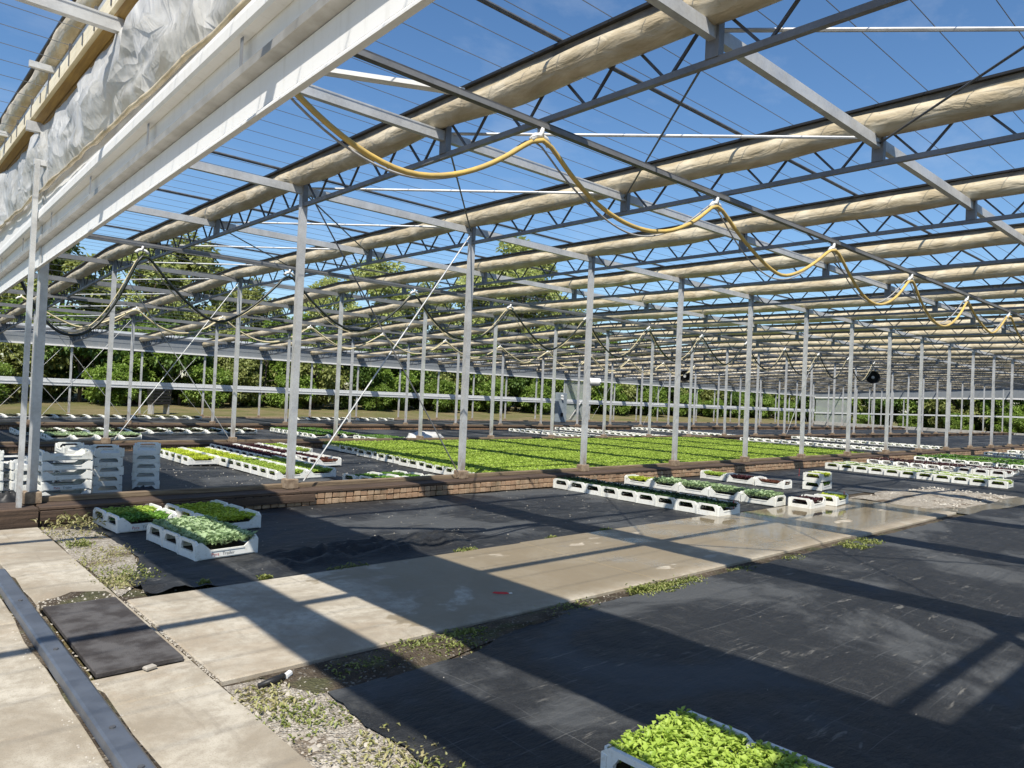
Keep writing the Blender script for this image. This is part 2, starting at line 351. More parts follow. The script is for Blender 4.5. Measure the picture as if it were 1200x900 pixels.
def N(x, y, z=0): return noise.noise(Vector((x, y, z)))

# ------------------------------------------------------------------ layout numbers (metres)
X0, Y0, L = 1.5285, 9.393, 9.672
SP = L / 3; NK = 28
XK = [X0 + 3 * k for k in range(NK)]
ROW = [Y0 - L, Y0, Y0 + L, Y0 + 2 * L, Y0 + 3 * L]           # post rows
BED = {0: 0.0, 1: -0.12, 2: -0.25, 3: -0.30}
BASE = [0.2, 0.207, 0.04, -0.08, -0.23]                         # top of the kerb walls under each post row
def zo(y): return 0.0 if y <= ROW[2] else -1.0 * (y - ROW[2]) / (2 * L)
XE = XK[-1]

# ------------------------------------------------------------------ ground
xs = [-400, -60, -8, 40, 84, 92, 110, 160, 500]
ys = [-300, -14, 9.3, 9.5, 19.0, 19.2, 28.7, 28.9, 38.7, 44, 50, 60, 80, 140, 600]
zs = [-.07, -.07, -.07, -.20, -.20, -.33, -.33, -.38, -.38, -.22, .0, .1, .3, .8, 3]
V = [(x, y, z - (.25 if x > 84 and y < 45 else 0)) for y, z in zip(ys, zs) for x in xs]
F = [(j * len(xs) + i, j * len(xs) + i + 1, (j + 1) * len(xs) + i + 1, (j + 1) * len(xs) + i) for j in range(len(ys) - 1) for i in range(len(xs) - 1)]
ob('ground', np_mesh('ground', V, F, M_GRASS), kind='structure')

def sheet(name, xa, xb, ya, yb, dx, dy, zf, mat, xl=None, yt=None, yl=None, smooth=True):
    nx = max(1, int(round((xb - xa) / dx))); ny = max(1, int(round((yb - ya) / dy)))
    V = []; F = []
    for j in range(ny + 1):
        for i in range(nx + 1):
            s, t = i / nx, j / ny
            x = xa + (xb - xa) * s; y = ya + (yb - ya) * t
            if xl: x = xl(y) + (xb - xl(y)) * s
            a = yl(x) if yl else ya; b = yt(x) if yt else yb
            y = a + (b - a) * t; V.append((x, y, zf(x, y)))
    for j in range(ny):
        for i in range(nx): q = j * (nx + 1) + i; F.append((q, q + 1, q + nx + 2, q + nx + 1))
    return np_mesh(name, V, F, mat, smooth)
ob('soil', sheet('soil', 1.45, 83, -12, 9.1, 81.55, 21.1, lambda x, y: -.012, M_SOIL), kind='structure')

def sm(a, b, x):
    t = min(1, max(0, (x - a) / (b - a))); return t * t * (3 - 2 * t)
def zfab(x, y):
    w = .010 * N(x * 1.1, y * 1.6, 1) + .007 * N(x * 3.1, y * 4.6, 4) + .004 * N(x * 9, y * 12, 2)
    return .012 + w
def zfab_up(x, y):
    w = .012 * N(x * 1.1, y * 1.6, 1) + .009 * N(x * 2.4, y * 6, 4)
    b = sm(2.6, 3.2, x) * sm(5.6, 4.9, x) * sm(5.95, 6.2, y) * sm(6.9, 6.5, y)               # the rucked-up fold
    r = abs(N(x * 1.5 + y * 1.1, y * 3.2 - x * .8, 7)); r2 = abs(N(x * 4 + 3, y * 6.5, 9))
    r3 = abs(N(x * 7 - y * 3, y * 11, 12)); w += b * (.085 * max(0, .38 - r) * 2.2 + .10 * max(0, .32 - r2) + .02 * max(0, .3 - r3))
    c = sm(2.5, 1.9, x) * sm(6.6, 5.9, y); w += c * .06 * (1 - abs(N(x * 3.5, y * 3.5, 5)) * 2)
    return w
ed = lambda x: 3.74 - .26 * sm(3.6, 2.9, x) - .06 * sm(6, 14, x) + .035 * N(x * 1.3, 0, 3) + .02 * N(x * 5, 1, 3)
lf = lambda y: 1.93 + .05 * N(y * 2, 0, 8) + .03 * N(y * 7, 0, 8)
ob('weed_fabric', sheet('weed_fabric', 1.93, 15, .1, 3.7, .06, .06, zfab, M_FAB, xl=lf, yt=ed), kind='structure')
ob('weed_fabric', sheet('weed_fabric', 1.93, 15, -11, .1, .8, .6, lambda x, y: .010, M_FAB), kind='structure')
ob('weed_fabric', sheet('weed_fabric', 15, 82.6, -11, 9.06, 1.0, .8, lambda x, y: .002 + .012 * N(x * .7, y * .9, 2), M_FAB), kind='structure')
lu = lambda y: 2.02 - .30 * sm(7.2, 6.3, y) - .2 * sm(8.3, 8.9, y) + .05 * N(y * 2, 0, 11) + .03 * N(y * 6, 0, 11)
ob('weed_fabric', sheet('weed_fabric', 1.7, 12.4, 5.77, 9.06, .04, .035, zfab_up, M_FAB, xl=lu, yl=lambda x: 5.78 + .03 * N(x * 2, 0, 5) + .02 * N(x * 7, 2, 5)), kind='structure')
ob('weed_fabric', sheet('weed_fabric', 12.3, 15, 5.9, 9.06, .3, .3, lambda x, y: -.004 + .008 * N(x, y, 4), M_FAB), kind='structure')
def zf2(x, y): return BED[1] + .025 * N(x * .8, y * 1.2, 3) + .018 * abs(N(x * 2.2, y * 3, 6))
ob('weed_fabric', sheet('weed_fabric', 0.2, 82.6, 9.72, 18.86, .35, .2, zf2, M_FAB), kind='structure')
ob('weed_fabric', sheet('weed_fabric', -2, 82.6, 19.3, 28.55, 1.2, .8, lambda x, y: BED[2] + .01 * N(x, y, 1), M_FAB), kind='structure')
ob('weed_fabric', sheet('weed_fabric', -4, 82.6, 28.95, 38.2, 2, 2, lambda x, y: BED[3] + .01 * N(x, y, 1), M_FAB), kind='structure')

# concrete: yard strip beside the rail, cross path of slabs
def slab(name, x0, x1, y0, y1, z1, mat, parent, th=.1, bev=.008):
    return ob(name, MB().box(x0, x1, y0, y1, z1 - th, z1, bev).mesh(name, mat), parent)
yard = ob('concrete_yard', MB().box(-7, 1.5, -8, 9.0, -.1, -.075).mesh('concrete_yard', M_SOIL), kind='structure')
for (x0, x1) in ((-7, -2.2), (-2.19, .872),):
    for (a, b) in ((-8, -2.6), (-2.588, 2.2), (2.21, 5.6), (5.612, 8.96)): slab('slab', x0, x1, a, b, .02 + random.uniform(-.002, .002), M_CONC, yard)
for (a, b) in ((-8, -.5), (-.49, 3.93), (3.942, 4.33), (5.81, 7.1), (7.108, 8.96)): slab('slab', 1.01, 1.535, a, b, .019 + random.uniform(-.002, .002), M_CONC, yard)
slab('slab', 1.50, 1.535, 4.342, 5.80, .0185, M_CONC, yard)
path = ob('concrete_path', MB().box(1.56, 13.5, 3.95, 5.70, -.1, -.06).mesh('concrete_path', M_SOIL), kind='structure')
ptop = lambda x: 5.76
for (a, b) in ((1.562, 5.5), (5.506, 9.6), (9.606, 13.55)):
    slab('slab', a, b, 3.93 - .02 * (a > 5) - .06 * (a > 9), 5.76 + .03 * (a > 5) - .1 * (a > 9), .018, M_CONCW, path)
# loose dirt round the cover plate, dirt in the joint
def patch(name, pts, z, mat, amp=.06, seed=0, kind='structure', dome=0.):
    P = []
    n = len(pts)
    for i in range(n):
        a, b = Vector(pts[i]), Vector(pts[(i + 1) % n])
        for k in range(6):
            p = a.lerp(b, k / 6); P.append((p.x + amp * N(p.x * 4, p.y * 4, seed), p.y + amp * N(p.x * 4 + 9, p.y * 4, seed), z))
    c = sum((Vector(p) for p in P), Vector()) / len(P); m = len(P)
    Vv = P + [(c.x + (p[0] - c.x) * .6, c.y + (p[1] - c.y) * .6, z + dome * (.7 + .6 * N(p[0] * 7, p[1] * 7, seed))) for p in P] + [(c.x, c.y, z + dome)]
    Ff = [(i, (i + 1) % m, m + (i + 1) % m, m + i) for i in range(m)] + [(m + i, m + (i + 1) % m, 2 * m) for i in range(m)]
    mb = MB().add(Vv, Ff); return ob(name, mb.mesh(name, mat, True), kind=kind)
patch('dirt', [(1.02, 5.79), (1.5, 5.80), (1.50, 6.06), (1.30, 6.16), (1.05, 5.98)], .0235, M_SOIL, .04, 1, dome=.004)
patch('grit', [(1.55, .5), (1.95, .5), (1.97, 3.62), (1.75, 3.88), (1.55, 3.9)], -.006, M_GRIT, .03, 3, dome=.006)
patch('soil', [(1.75, 3.92), (2.2, 3.925), (4.6, 3.915), (4.6, 3.7), (3.2, 3.6), (2.2, 3.40), (1.9, 3.55)], -.002, M_SOIL, .03, 4, dome=.03)
patch('grit', [(1.56, 5.95), (1.75, 6.2), (2.05, 7.4), (2.0, 8.4), (1.9, 8.95), (1.55, 8.95)], -.004, M_GRIT, .05, 5, dome=.012)
patch('gravel_bed', [(13.6, 4.3), (14.6, 3.9), (17.6, 4.0), (17.2, 5.4), (15.5, 5.75), (13.7, 5.6)], .012, M_GRIT, .2, 6, dome=.05)
patch('wet_soil', [(13.55, 3.7), (17.5, 3.4), (17.6, 4.0), (13.6, 4.4)], .010, simple('wet_mud', (.12, .10, .065), (.08, .065, .04), 4, .12, 0, .15, 14), .1, 8)

for i, (a, b) in enumerate(((1.9, 2.7), (2.9, 4.2), (4.3, 5.6), (5.8, 6.9))):
    patch('dirt', [(1.003, a), (1.022 + .012 * (i % 2), a + .1), (1.014, (a + b) / 2), (1.03, b - .1), (1.003, b)], .0225, M_SOIL, .012, 20 + i, dome=.002)
    patch('dirt', [(.877, a + .3), (.862, a + .4), (.845 + .015 * (i % 2), (a + b) / 2 + .2), (.866, b + .1), (.877, b + .2)], .0245, M_SOIL, .012, 30 + i, dome=.002)
# ------------------------------------------------------------------ floor rail, cover plate
rail = ob('floor_rail', None, None, (.94, 2, .02), label='grey painted steel guide rail bolted along the concrete yard', cat='rail')
for a, b in ((-8, 1.302), (1.31, 6.93)):
    t = MB()
    prof = [(-.066, 0), (-.062, .05), (-.05, .058), (.03, .058), (.04, .05), (.066, .012), (.066, 0)]
    n = len(prof); t.add([(x, a, z) for x, z in prof] + [(x, b, z) for x, z in prof],
        [(i, i + 1, n + i + 1, n + i) for i in range(n - 1)] + [tuple(range(n)), tuple(reversed(range(n, 2 * n)))])
    ob('rail_segment', t.mesh('rail_segment', M_RAILP), rail, (0, -2 + (0), 0))
for y in (-.9, .3, 1.12, 1.55, 2.75, 3.9, 5.1, 6.3):
    ob('bolt_head', MB().tube([(0, 0, .056), (0, 0, .064)], .014, 8).mesh('bolt_head', M_DARKST), rail, (-.01, y, 0))
t = MB().box(1.045, 1.495, 4.345, 5.795, .012, .042, .004)
ob('cover_plate', t.mesh('cover_plate', M_PLATE), label='dark steel cover plate set in the concrete beside the rail', cat='plate')
ob('stone_chip', MB().box(-.03, .03, -.02, .02, 0, .022, .006).mesh('stone_chip', M_STONE), None, (1.30, 4.30, .022), .3, label='small brown stone at the edge of the cover plate', cat='stone')

# ------------------------------------------------------------------ low brick walls
def lowwall(y, ztop, zbot, xa, xb, label, bricks):
    w = ob('low_brick_wall', MB().box(xa, xb, y - .26, y + .2, zbot - .1, ztop - .042).mesh('wall_core', M_MORTAR if bricks else M_FARBRICK), label=label, cat='wall')
    x = xa; i = 0
    while x < xb:
        l = 2.99 if x + 6 < xb else xb - x
        b = MB().box(x + .004, min(x + l, xb) - .004, y - .30 + random.uniform(-.008, .008), y + .22, ztop - .0415, ztop + random.uniform(-.004, .003), .008)
        ob('coping', b.mesh('coping', M_COPING), w); x += 3.0; i += 1
    ob('kerb_timber', MB().box(xa, xb, y + .05, y + .16, ztop - .004, ztop + .055, .006).mesh('kerb_timber', M_TANTIM), w)
    if bricks:
        bm_ = [MB().box(-.049, .049, -.032, .03, -.034 - .002 * k, .036 + .001 * k, .006).mesh('brick', M_BRICK) for k in range(3)]
        zc = [ztop - .042 - .040 - .083 * r for r in range(2)]; n = 0
        rest = MB()
        x = 1.72
        while x < 46:
            for r, zc_ in enumerate(zc):
                xx = x + random.uniform(-.006, .006); yy = y - .262 + random.uniform(-.007, .007)
                if n < 290: ob('brick', bm_[n % 3], w, (xx, yy, zc_), random.uniform(-.02, .02)); n += 1
                else: rest.box(xx - .049, xx + .049, yy - .032, yy + .03, zc_ - .035, zc_ + .036)
            x += .112
        ob('face_board', MB().box(1.57, 4.75, y - .325, y - .296, ztop - .150, ztop - .044, .006).mesh('face_board', M_COPING), w)
        ob('brickwork', rest.mesh('brickwork', M_BRICK), w, kind='stuff')
    return w
lowwall(ROW[1], BASE[1], -.02, 1.56, XE, 'low brick kerb wall with brown timber coping between paved yard and lettuce bed', True)
ob('timber_beam', MB().box(-6, 1.55, ROW[1] - .31, ROW[1] + .2, -.05, .2, .012).mesh('timber_beam', M_COPING), label='dark brown timber beam closing the concrete yard beside the tray stacks', cat='beam')
lowwall(ROW[2], BASE[2], BED[1] - .05, -4, XE, 'second brick kerb wall with timber coping behind the lettuce bed', False)
lowwall(ROW[3], BASE[3], BED[2] - .05, -4, XE, 'brick kerb wall under the lower sloping roof bay', False)
ob('end_kerb', MB().box(-4, XE + .2, ROW[4] - .1, ROW[4] + .1, -.5, BASE[4], .01).mesh('end_kerb', M_PLINTH), label='long concrete kerb under the open side wall by the hedge', cat='kerb')
ob('end_kerb', MB().box(XE - .1, XE + .1, -11, ROW[4] - .11, -.5, .06, .01).mesh('end_kerb', simple('pale_concrete', (.42, .41, .38), (.34, .33, .30), 2, .9)), label='pale concrete kerb under the open gable end wall', cat='kerb')

# ------------------------------------------------------------------ greenhouse
GH = ob('greenhouse', None, label='open galvanised steel greenhouse frame with rolled-up film roof and white side curtain', cat='greenhouse')
# posts
pl_me = MB().box(-.085, .085, -.085, .085, 0, .135, .01).mesh('plinth', M_PLINTH)
pls_me = MB().box(-.07, .07, -.07, .07, 0, .10, .01).mesh('plinth', M_PLINTH)
for r, yr in enumerate(ROW):
    top = 4.46 + zo(yr); h = top - BASE[r] - .10; s = .044 if r < 4 else .04
    t = MB(); s2 = s
    # C-channel: web and two flanges
    t.box(-s, s, -s, s, 0, h, .006)
    me = t.mesh('post', M_GALV)
    for k in range(NK):
        if r == 0 and k > 7: continue
        if r == 1 and k > 16: continue
        p = ob('post', me, GH, (XK[k], yr, BASE[r] + .10))
        if r < 4: ob('plinth', pl_me, p, (0, 0, -.10))
        elif k < 24: ob('plinth', pls_me, p, (0, 0, -.10))
th_me = MB().box(-.024, .024, -.024, .024, 0, 3.72).mesh('stay_post', M_GALV)
ob('stay_post', th_me, GH, (1.388, 9.2, .19))
ob('stay_post', MB().box(-.02, .02, -.02, .02, 0, 3.1).mesh('stay_post', M_GALV), GH, (1.50, 10.0, -.12))
# gable posts
gp = MB().box(-.04, .04, -.04, .04, 0, 1).mesh('gable_post', M_GALV)
y = ROW[1] + SP
while y < ROW[4] - .5:
    o = ob('gable_post', gp, GH, (XE, y, .05)); o.scale = (1, 1, 4.3 + zo(y)); y += SP

# trusses
def truss_meshes(ya, yb, detail):
    za, zb = zo(ya), zo(yb); lo = MB().bar((0, ya, 4.11 + za), (0, yb, 4.11 + zb), .05, .05); hi = MB().bar((0, ya, 4.52 + za), (0, yb, 4.52 + zb), .05, .05)
    n = 12; p = (yb - ya) / n; bars = []
    zz = lambda y: za + (zb - za) * (y - ya) / (yb - ya)
    for i in range(n):
        c = ya + (i + .5) * p
        for s in (-1, 1): bars.append(((0, c + s * .03, 4.12 + zz(c)), (0, c + s * (p / 2 - .02), 4.51 + zz(c + s * p / 2))))
    hm = []
    for j in range(0, 3):
        y = ya + j * SP; hm.append(y)
    return lo, hi, bars, hm
hang = MB().box(-.035, .035, -.055, .055, 4.13, 4.56).mesh('hanger_plate', M_GALVD)
for b in range(4):
    ya, yb = ROW[b], ROW[b + 1]
    lo, hi, bars, hm = truss_meshes(ya, yb, True)
    lom = lo.mesh('truss', M_GALVD); him = hi.mesh('top_chord', M_GALVD)
    web = MB()
    for p, q in bars: web.bar(p, q, .02)
    webm = web.mesh('web_zigzag', M_DARKST)
    barm = [MB().bar(p, q, .021).mesh('web_bar', M_DARKST) for p, q in bars]
    for k in range(1, NK):
        t = ob('truss', lom, GH, (XK[k], 0, 0)); ob('top_chord', him, t)
        if b <= 1 and k <= 5 - b:
            for bmh in barm: ob('web_bar', bmh, t)
        else: ob('web_zigzag', webm, t)
        for j, y in enumerate(hm):
            if k <= 14 and not (j == 0 and b >= 1 and k > 9): ob('hanger_plate', hang, t, (0, y, zo(y)))
# longitudinal beams, each a rail from gable to gable
nb = 0
for j in range(0, 13):
    y = ROW[0] + j * SP; z = 4.31 + zo(y)
    xa = 1.3 if y > 1 else -6
    if j in (1, 2): xa = -2.5
    if j == 0: y = -.58  # unseen beam, shifted off its row to place its shadow
    ob('longitudinal_beam', MB().box(xa, XE, y - .032, y + .032, z - .052, z + .052).mesh('longitudinal_beam', M_GALV if j < 5 else M_GALVD), GH)
ob('unseen_shadow_beam', MB().box(-6, XE, -1.12, -.86, 4.25, 4.40).mesh('unseen_shadow_beam', M_GALV), GH)  # out of view, added to cast the dark band over the near fabric
# film rolls lying on the trusses
def roll_mesh(seed, step, n):
    t = MB(); pts = []; rs = []; y = ROW[0] - 4
    while y < ROW[4]:
        pts.append((-.10 + .012 * N(0, y * .8, seed), y, 4.478 + zo(y) - .022 * abs(math.sin((y - ROW[0]) / SP * math.pi)) + .012 * N(3, y * 1.1, seed))); rs.append(.104 + .012 * abs(math.sin((y - ROW[0]) / SP * math.pi)) + .014 * N(7, y * 1.2, seed)); y += step
    pts.append((-.10, ROW[4], 4.475 + zo(ROW[4]))); rs.append(.105)
    t.tube(pts, rs, n); V = []
    for p in t.v:
        zc = 4.475 + zo(p[1]); dx, dz = p[0] + .10, p[2] - zc
        a = N(p[1] * .9, math.atan2(dz, dx) * 1.1, seed) * .16 + abs(N(p[1] * 2.1, math.atan2(dz, dx) * 2.2, seed + 4)) * .22 * (dz > -.02)
        V.append((-.10 + dx * (1.12 + a), p[1], zc + dz * (1.0 + a) - .02 * (dz < -.05) * (1 + N(p[1] * .7, 2, seed))))
    t.v = V
    m = len(pts); o = len(t.v)                                     # free edge of the film up to the clamping bar
    for p in pts:
        w = .02 * N(9, p[1] * 2, seed); t.v.append((-.175 + w, p[1], 4.53 + zo(p[1]))); t.v.append((-.15 + w * .5, p[1], 4.60 + zo(p[1])))
    for i in range(m - 1): t.f.append((o + 2 * i, o + 2 * i + 2, o + 2 * i + 3, o + 2 * i + 1))
    return t.mesh('film_roll', M_ROLL, True)
capm = MB()
for ya, yb in ((ROW[0] - 4, ROW[2]), (ROW[2], ROW[4])): capm.bar((-.02, ya, 4.635 + zo(ya)), (-.02, yb, 4.635 + zo(yb)), .36, .024)
capm = capm.mesh('clamping_bar', M_BLACK)
gutm = MB()
for ya, yb in ((ROW[0] - 4, ROW[2]), (ROW[2], ROW[4])): gutm.bar((-.015, ya, 4.59 + zo(ya)), (-.015, yb, 4.59 + zo(yb)), .29, .06)
gutm = gutm.mesh('film_gutter', simple('dull_brown_shaded_aluminium', (.20, .18, .15), (.12, .11, .09), 6, .6, .2))  # dull brown metal, its colour also carrying the shadow under the clamping bar
det = [roll_mesh(s, .13, 16) for s in range(4)]; far = [roll_mesh(s + 20, .8, 9) for s in range(3)]
for k in range(NK):
    r = ob('film_roll', det[k % 4] if k <= 5 else far[k % 3], GH, (XK[k], 0, 0) if k else (1.55, 0, .39)); ob('clamping_bar', capm, r); ob('film_gutter', gutm, r)
r = ob('film_roll', far[0], GH, (-.02, 0, 0)); ob('clamping_bar', capm, r); ob('film_gutter', gutm, r)  # out of view and off the bay grid, added to cast a shadow band
# support wires
y = ROW[0] + .1; i = 0
while y < ROW[4] - .3:
    w = .005 if y < 20 else .008
    z = 4.665 + zo(y)
    ob('support_wire', MB().box(-2, XE, y - w / 2, y + w / 2, z - w / 2, z + w / 2).mesh('support_wire', M_WIRE), GH); y += .44 if y < 19.2 else .88
# drive tubes
for y in (-1.8, 4.36, 9.85, 12.5, 16.4, 24.2, 33):
    z = 4.672 + zo(y); ob('drive_tube', MB().tube([(-2 if y < 1 else 1.6, y, z), (XE, y, z)], .021, 7).mesh('drive_tube', M_DARKST), GH)
# roof-plane wind bracing and cross cables
def rod(name, p, q, r, m): return ob(name, MB().tube([p, q], r, 6).mesh(name, m), GH)
for kk in (1, 15):
    for j in range(0, 12):
        ya, yb = ROW[0] + j * SP, ROW[0] + (j + 1) * SP
        rod('bracing_tube', (XK[kk + 1] - .05, ya, 4.36 + zo(ya)), (XK[kk] + .05, yb, 4.36 + zo(yb)), .016, M_GALVL)
        rod('bracing_rod', (XK[kk] + .03, ya, 4.27 + zo(ya)), (XK[kk + 1] - .03, yb, 4.30 + zo(yb)), .011, M_DARKST)
for r, kk in ((1, 1), (2, 1), (3, 1), (4, 1), (4, 3), (2, 12), (3, 12), (4, 14)):
    y, zt, zb = ROW[r] - .06, 4.25 + zo(ROW[r]), BASE[r] + .12
    rod('cross_cable', (XK[kk + 1] - .06, y, zt), (XK[kk] + .17, y, zb - .02), .011 if r < 3 else .008, M_GALVL if r < 3 else M_GALV)
    rod('cross_cable', (XK[kk] + .06, y - .03, zt), (XK[kk + 1] - .14, y - .03, zb), .010 if r < 3 else .008, M_GALVD if r == 1 else M_GALV)
# irrigation rails hung under the trusses
for y, z, xe in ((4.62, 4.03, 60), (14.23, 4.04, 70), (23.9, 3.86 - .06, 80)):
    g = ob('irrigation_rail', MB().box(1.6, xe, y - .025, y + .025, z - .03, z + .03).mesh('irrigation_rail', M_DARKST if y < 10 else M_GALVD), GH)
    if y < 10:
        ob('rail_lip', MB().box(2.2, xe, y - .033, y - .026, z - .028, z + .012).mesh('rail_lip', M_GALVD), g)
ob('white_channel', MB().bar((1.52, 5.92, 4.13), (3.60, 4.68, 4.08), .09, .035).mesh('white_channel', M_WHITE), GH)

# white side curtain along the first bay line
YA, YB = -7.0, 38.3
def extr(name, prof, ya, yb, mat, step=1.5, sh=None):
    n = len(prof); t = MB(); m = max(1, int((yb - ya) / step)); 
    for i in range(m + 1):
        y = ya + (yb - ya) * i / m
        for x, z in prof: t.v.append((x, y, z + (zo(y) if sh is None else -sh * (min(y, 14) - 3.5))))
    for i in range(m):
        for k in range(n): t.f.append((i * n + k, (i + 1) * n + k, (i + 1) * n + (k + 1) % n, i * n + (k + 1) % n))
    t.f.append(tuple(range(n))); t.f.append(tuple(m * n + k for k in reversed(range(n))))
    return ob(name, t.mesh(name, mat), GH)
extr('lower_panel', [(1.495, 3.045), (1.505, 3.045), (1.505, 3.225), (1.495, 3.225)], YA, YB, M_PANEL, sh=.036)
extr('bottom_lip', [(1.495, 3.043), (1.505, 3.043), (1.47, 2.965), (1.43, 2.96), (1.43, 2.972)], YA, YB, M_PANEL, sh=.036)
extr('track_rail', [(1.43, 3.24), (1.50, 3.23), (1.50, 3.285), (1.43, 3.285)], YA, YB, simple('beige_aluminium', (.42, .40, .36), (.32, .30, .26), 6, .4, .3), sh=.036)
extr('upper_panel', [(1.495, 3.288), (1.506, 3.288), (1.506, 4.0), (1.495, 4.0)], YA, YB, M_PANEL, sh=.036)
extr('rounded_hood', [(1.493, 3.61), (1.45, 3.605), (1.428, 3.585), (1.42, 3.55), (1.42, 3.49), (1.432, 3.47), (1.493, 3.468)], YA, YB, M_PANEL, sh=.036)
for y in [2.2 + i * 1.61 for i in range(7)]:
    ob('strap', MB().box(1.448, 1.452, y - .018, y + .018, 3.29 - .036 * (y - 3.5), 3.46 - .036 * (y - 3.5)).mesh('strap', M_GALVD), GH)
gr = extr('timber_batten', [(1.355, 4.425), (1.385, 4.405), (1.44, 4.405), (1.44, 4.56), (1.355, 4.56)], YA, YB, M_CREAM)
extr('ochre_batten', [(1.372, 4.385), (1.44, 4.355), (1.44, 4.403), (1.384, 4.403)], YA, YB, M_GOLD)
extr('ochre_batten', [(1.446, 4.33), (1.475, 4.33), (1.475, 4.43), (1.446, 4.43)], YA, YB, M_GOLD)
extr('top_channel', [(1.40, 4.59), (1.46, 4.575), (1.46, 4.69), (1.40, 4.70)], YA, YB, M_GALV)
for i in range(14):
    y = .2 + i * .93
    ob('batten_clip', MB().box(1.348, 1.37, y - .012, y + .012, 4.44, 4.64).mesh('batten_clip', M_DARKST), GH)
    if i % 3 == 0: ob('roll_bracket', MB().box(1.18, 1.40, y - .02, y + .02, 4.66, 4.72).mesh('roll_bracket', M_GALVL), GH)
    ob('pennant_strap', MB().box(1.349, 1.353, y + .4, y + .43, 4.46, 4.56).mesh('pennant_strap', M_DARKST), GH)
ob('stay_bracket', MB().box(1.36, 1.50, 9.18, 9.26, 3.86, 3.92).mesh('stay_bracket', M_GALVL), GH)
# crumpled film curtain
V = []; F = []; ny = 150; nzr = 7; fr = random.Random(4)
for j in range(ny + 1):
    y0_ = YA + (21 - YA) * j / ny
    for i in range(nzr + 1):
        s = i / nzr; y = y0_ + (fr.uniform(-.07, .07) if 0 < j < ny else 0)
        zt = 4.40; zb = 3.615 - .009 * max(0, y - 8) + .05 * N(y * 1.4, 2, 3) + .03 * N(y * 4, 0, 3)
        z = zb + (zt - zb) * s + (fr.uniform(-.045, .045) if 0 < i < nzr else 0); q = math.sin(s * math.pi) ** .6
        fold = .09 * N(y * .5, z * 1.1, 5) + .16 * abs(N(y * .8 + z * .9, z * 1.5 - y * .5, 9)) + fr.uniform(-.028, .028)
        V.append((1.468 - q * (fold + .02), y, z + zo(y)))
for j in range(ny):
    for i in range(nzr):
        q = j * (nzr + 1) + i; a_, b_, c_, d_ = q, q + 1, q + nzr + 2, q + nzr + 1
        F += [(a_, b_, c_), (a_, c_, d_)] if (i + j + fr.randrange(2)) % 2 else [(a_, b_, d_), (b_, c_, d_)]
fc = ob('film_curtain', np_mesh('film_curtain', V, F, M_FILMC), GH)
hemp = [(1.44 + .02 * N(y * 3, 1, 1), y, 3.60 + .03 * N(y * 1.4, 2, 3) + .015 * N(y * 4, 0, 3)) for y in [i * .15 for i in range(-46, 126)]]
ob('curtain_hem', MB().tube(hemp, [.018 + .012 * N(p[1] * 2, 5, 5) for p in hemp], 8).mesh('curtain_hem', M_ROLL, True), GH)

# open side wall by the hedge and gable wall: fascia panels, mid rails
y = ROW[4]
x = XK[0]
for k in range(NK - 1):
    ob('fascia_panel', MB().box(XK[k] + .01, XK[k + 1] - .01, y - .09, y - .06, 2.98, 3.66).mesh('fascia_panel', M_PANELB), GH)
    ob('mid_panel', MB().box(XK[k] + .008, XK[k + 1] - .008, y - .10, y - .05, 1.10, 1.42, .01).mesh('mid_panel', M_PANELF), GH)
ob('fascia_rail', MB().box(XK[0], XE, y - .16, y - .04, 2.90, 2.975).mesh('fascia_rail', M_PANEL), GH)
ob('eaves_gutter', MB().box(XK[0] - 3, XE, y - .22, y + .08, 3.665, 3.80).mesh('eaves_gutter', M_PANELF), GH)
ob('mid_rail', MB().box(XK[0], XE, y - .12, y - .1005, 1.22, 1.26).mesh('mid_rail', M_GALVL), GH)
def gab(name, za, zb, xo, m):
    t = MB(); ya, yb = 8.0, ROW[4] - .1
    pts = [(ya, za, zb), (ROW[2], za, zb), (yb, za + zo(yb) * .55, zb + zo(yb) * .55)]
    for (a, p, q), (b, r_, s_) in zip(pts, pts[1:]):
        t.add([(XE + xo, a, p), (XE + xo, b, r_), (XE + xo, b, s_), (XE + xo, a, q), (XE + xo + .04, a, p), (XE + xo + .04, b, r_), (XE + xo + .04, b, s_), (XE + xo + .04, a, q)],
              [(0, 1, 2, 3), (7, 6, 5, 4), (1, 0, 4, 5), (3, 2, 6, 7), (0, 3, 7, 4), (2, 1, 5, 6)])
    ob(name, t.mesh(name, m), GH)
gab('gable_fascia', 3.42, 4.40, -.08, M_PANELB); gab('gable_sill_rail', 3.26, 3.40, -.12, M_PANEL); gab('gable_mid_rail', 1.52, 1.66, -.1, M_PANELF)
# clouded door panels in the side wall and gable corner
for (xa, xb) in ((XK[13] + .1, XK[14] - .1),):
    ob('clouded_panel', MB().box(xa, xb, ROW[4] - .03, ROW[4] - .01, -.2, 2.88).mesh('clouded_panel', M_POLY), GH)
ob('clouded_panel', MB().box(XE - .02, XE, 34.6, 38.2, .06, 2.9).mesh('clouded_panel', M_POLY), GH)
ob('door_brace', MB().bar((XK[13] + .6, ROW[4] - .12, -.1), (XK[13] + 1.9, ROW[4] - .12, 1.3), .06).mesh('door_brace', M_GALVL), GH)

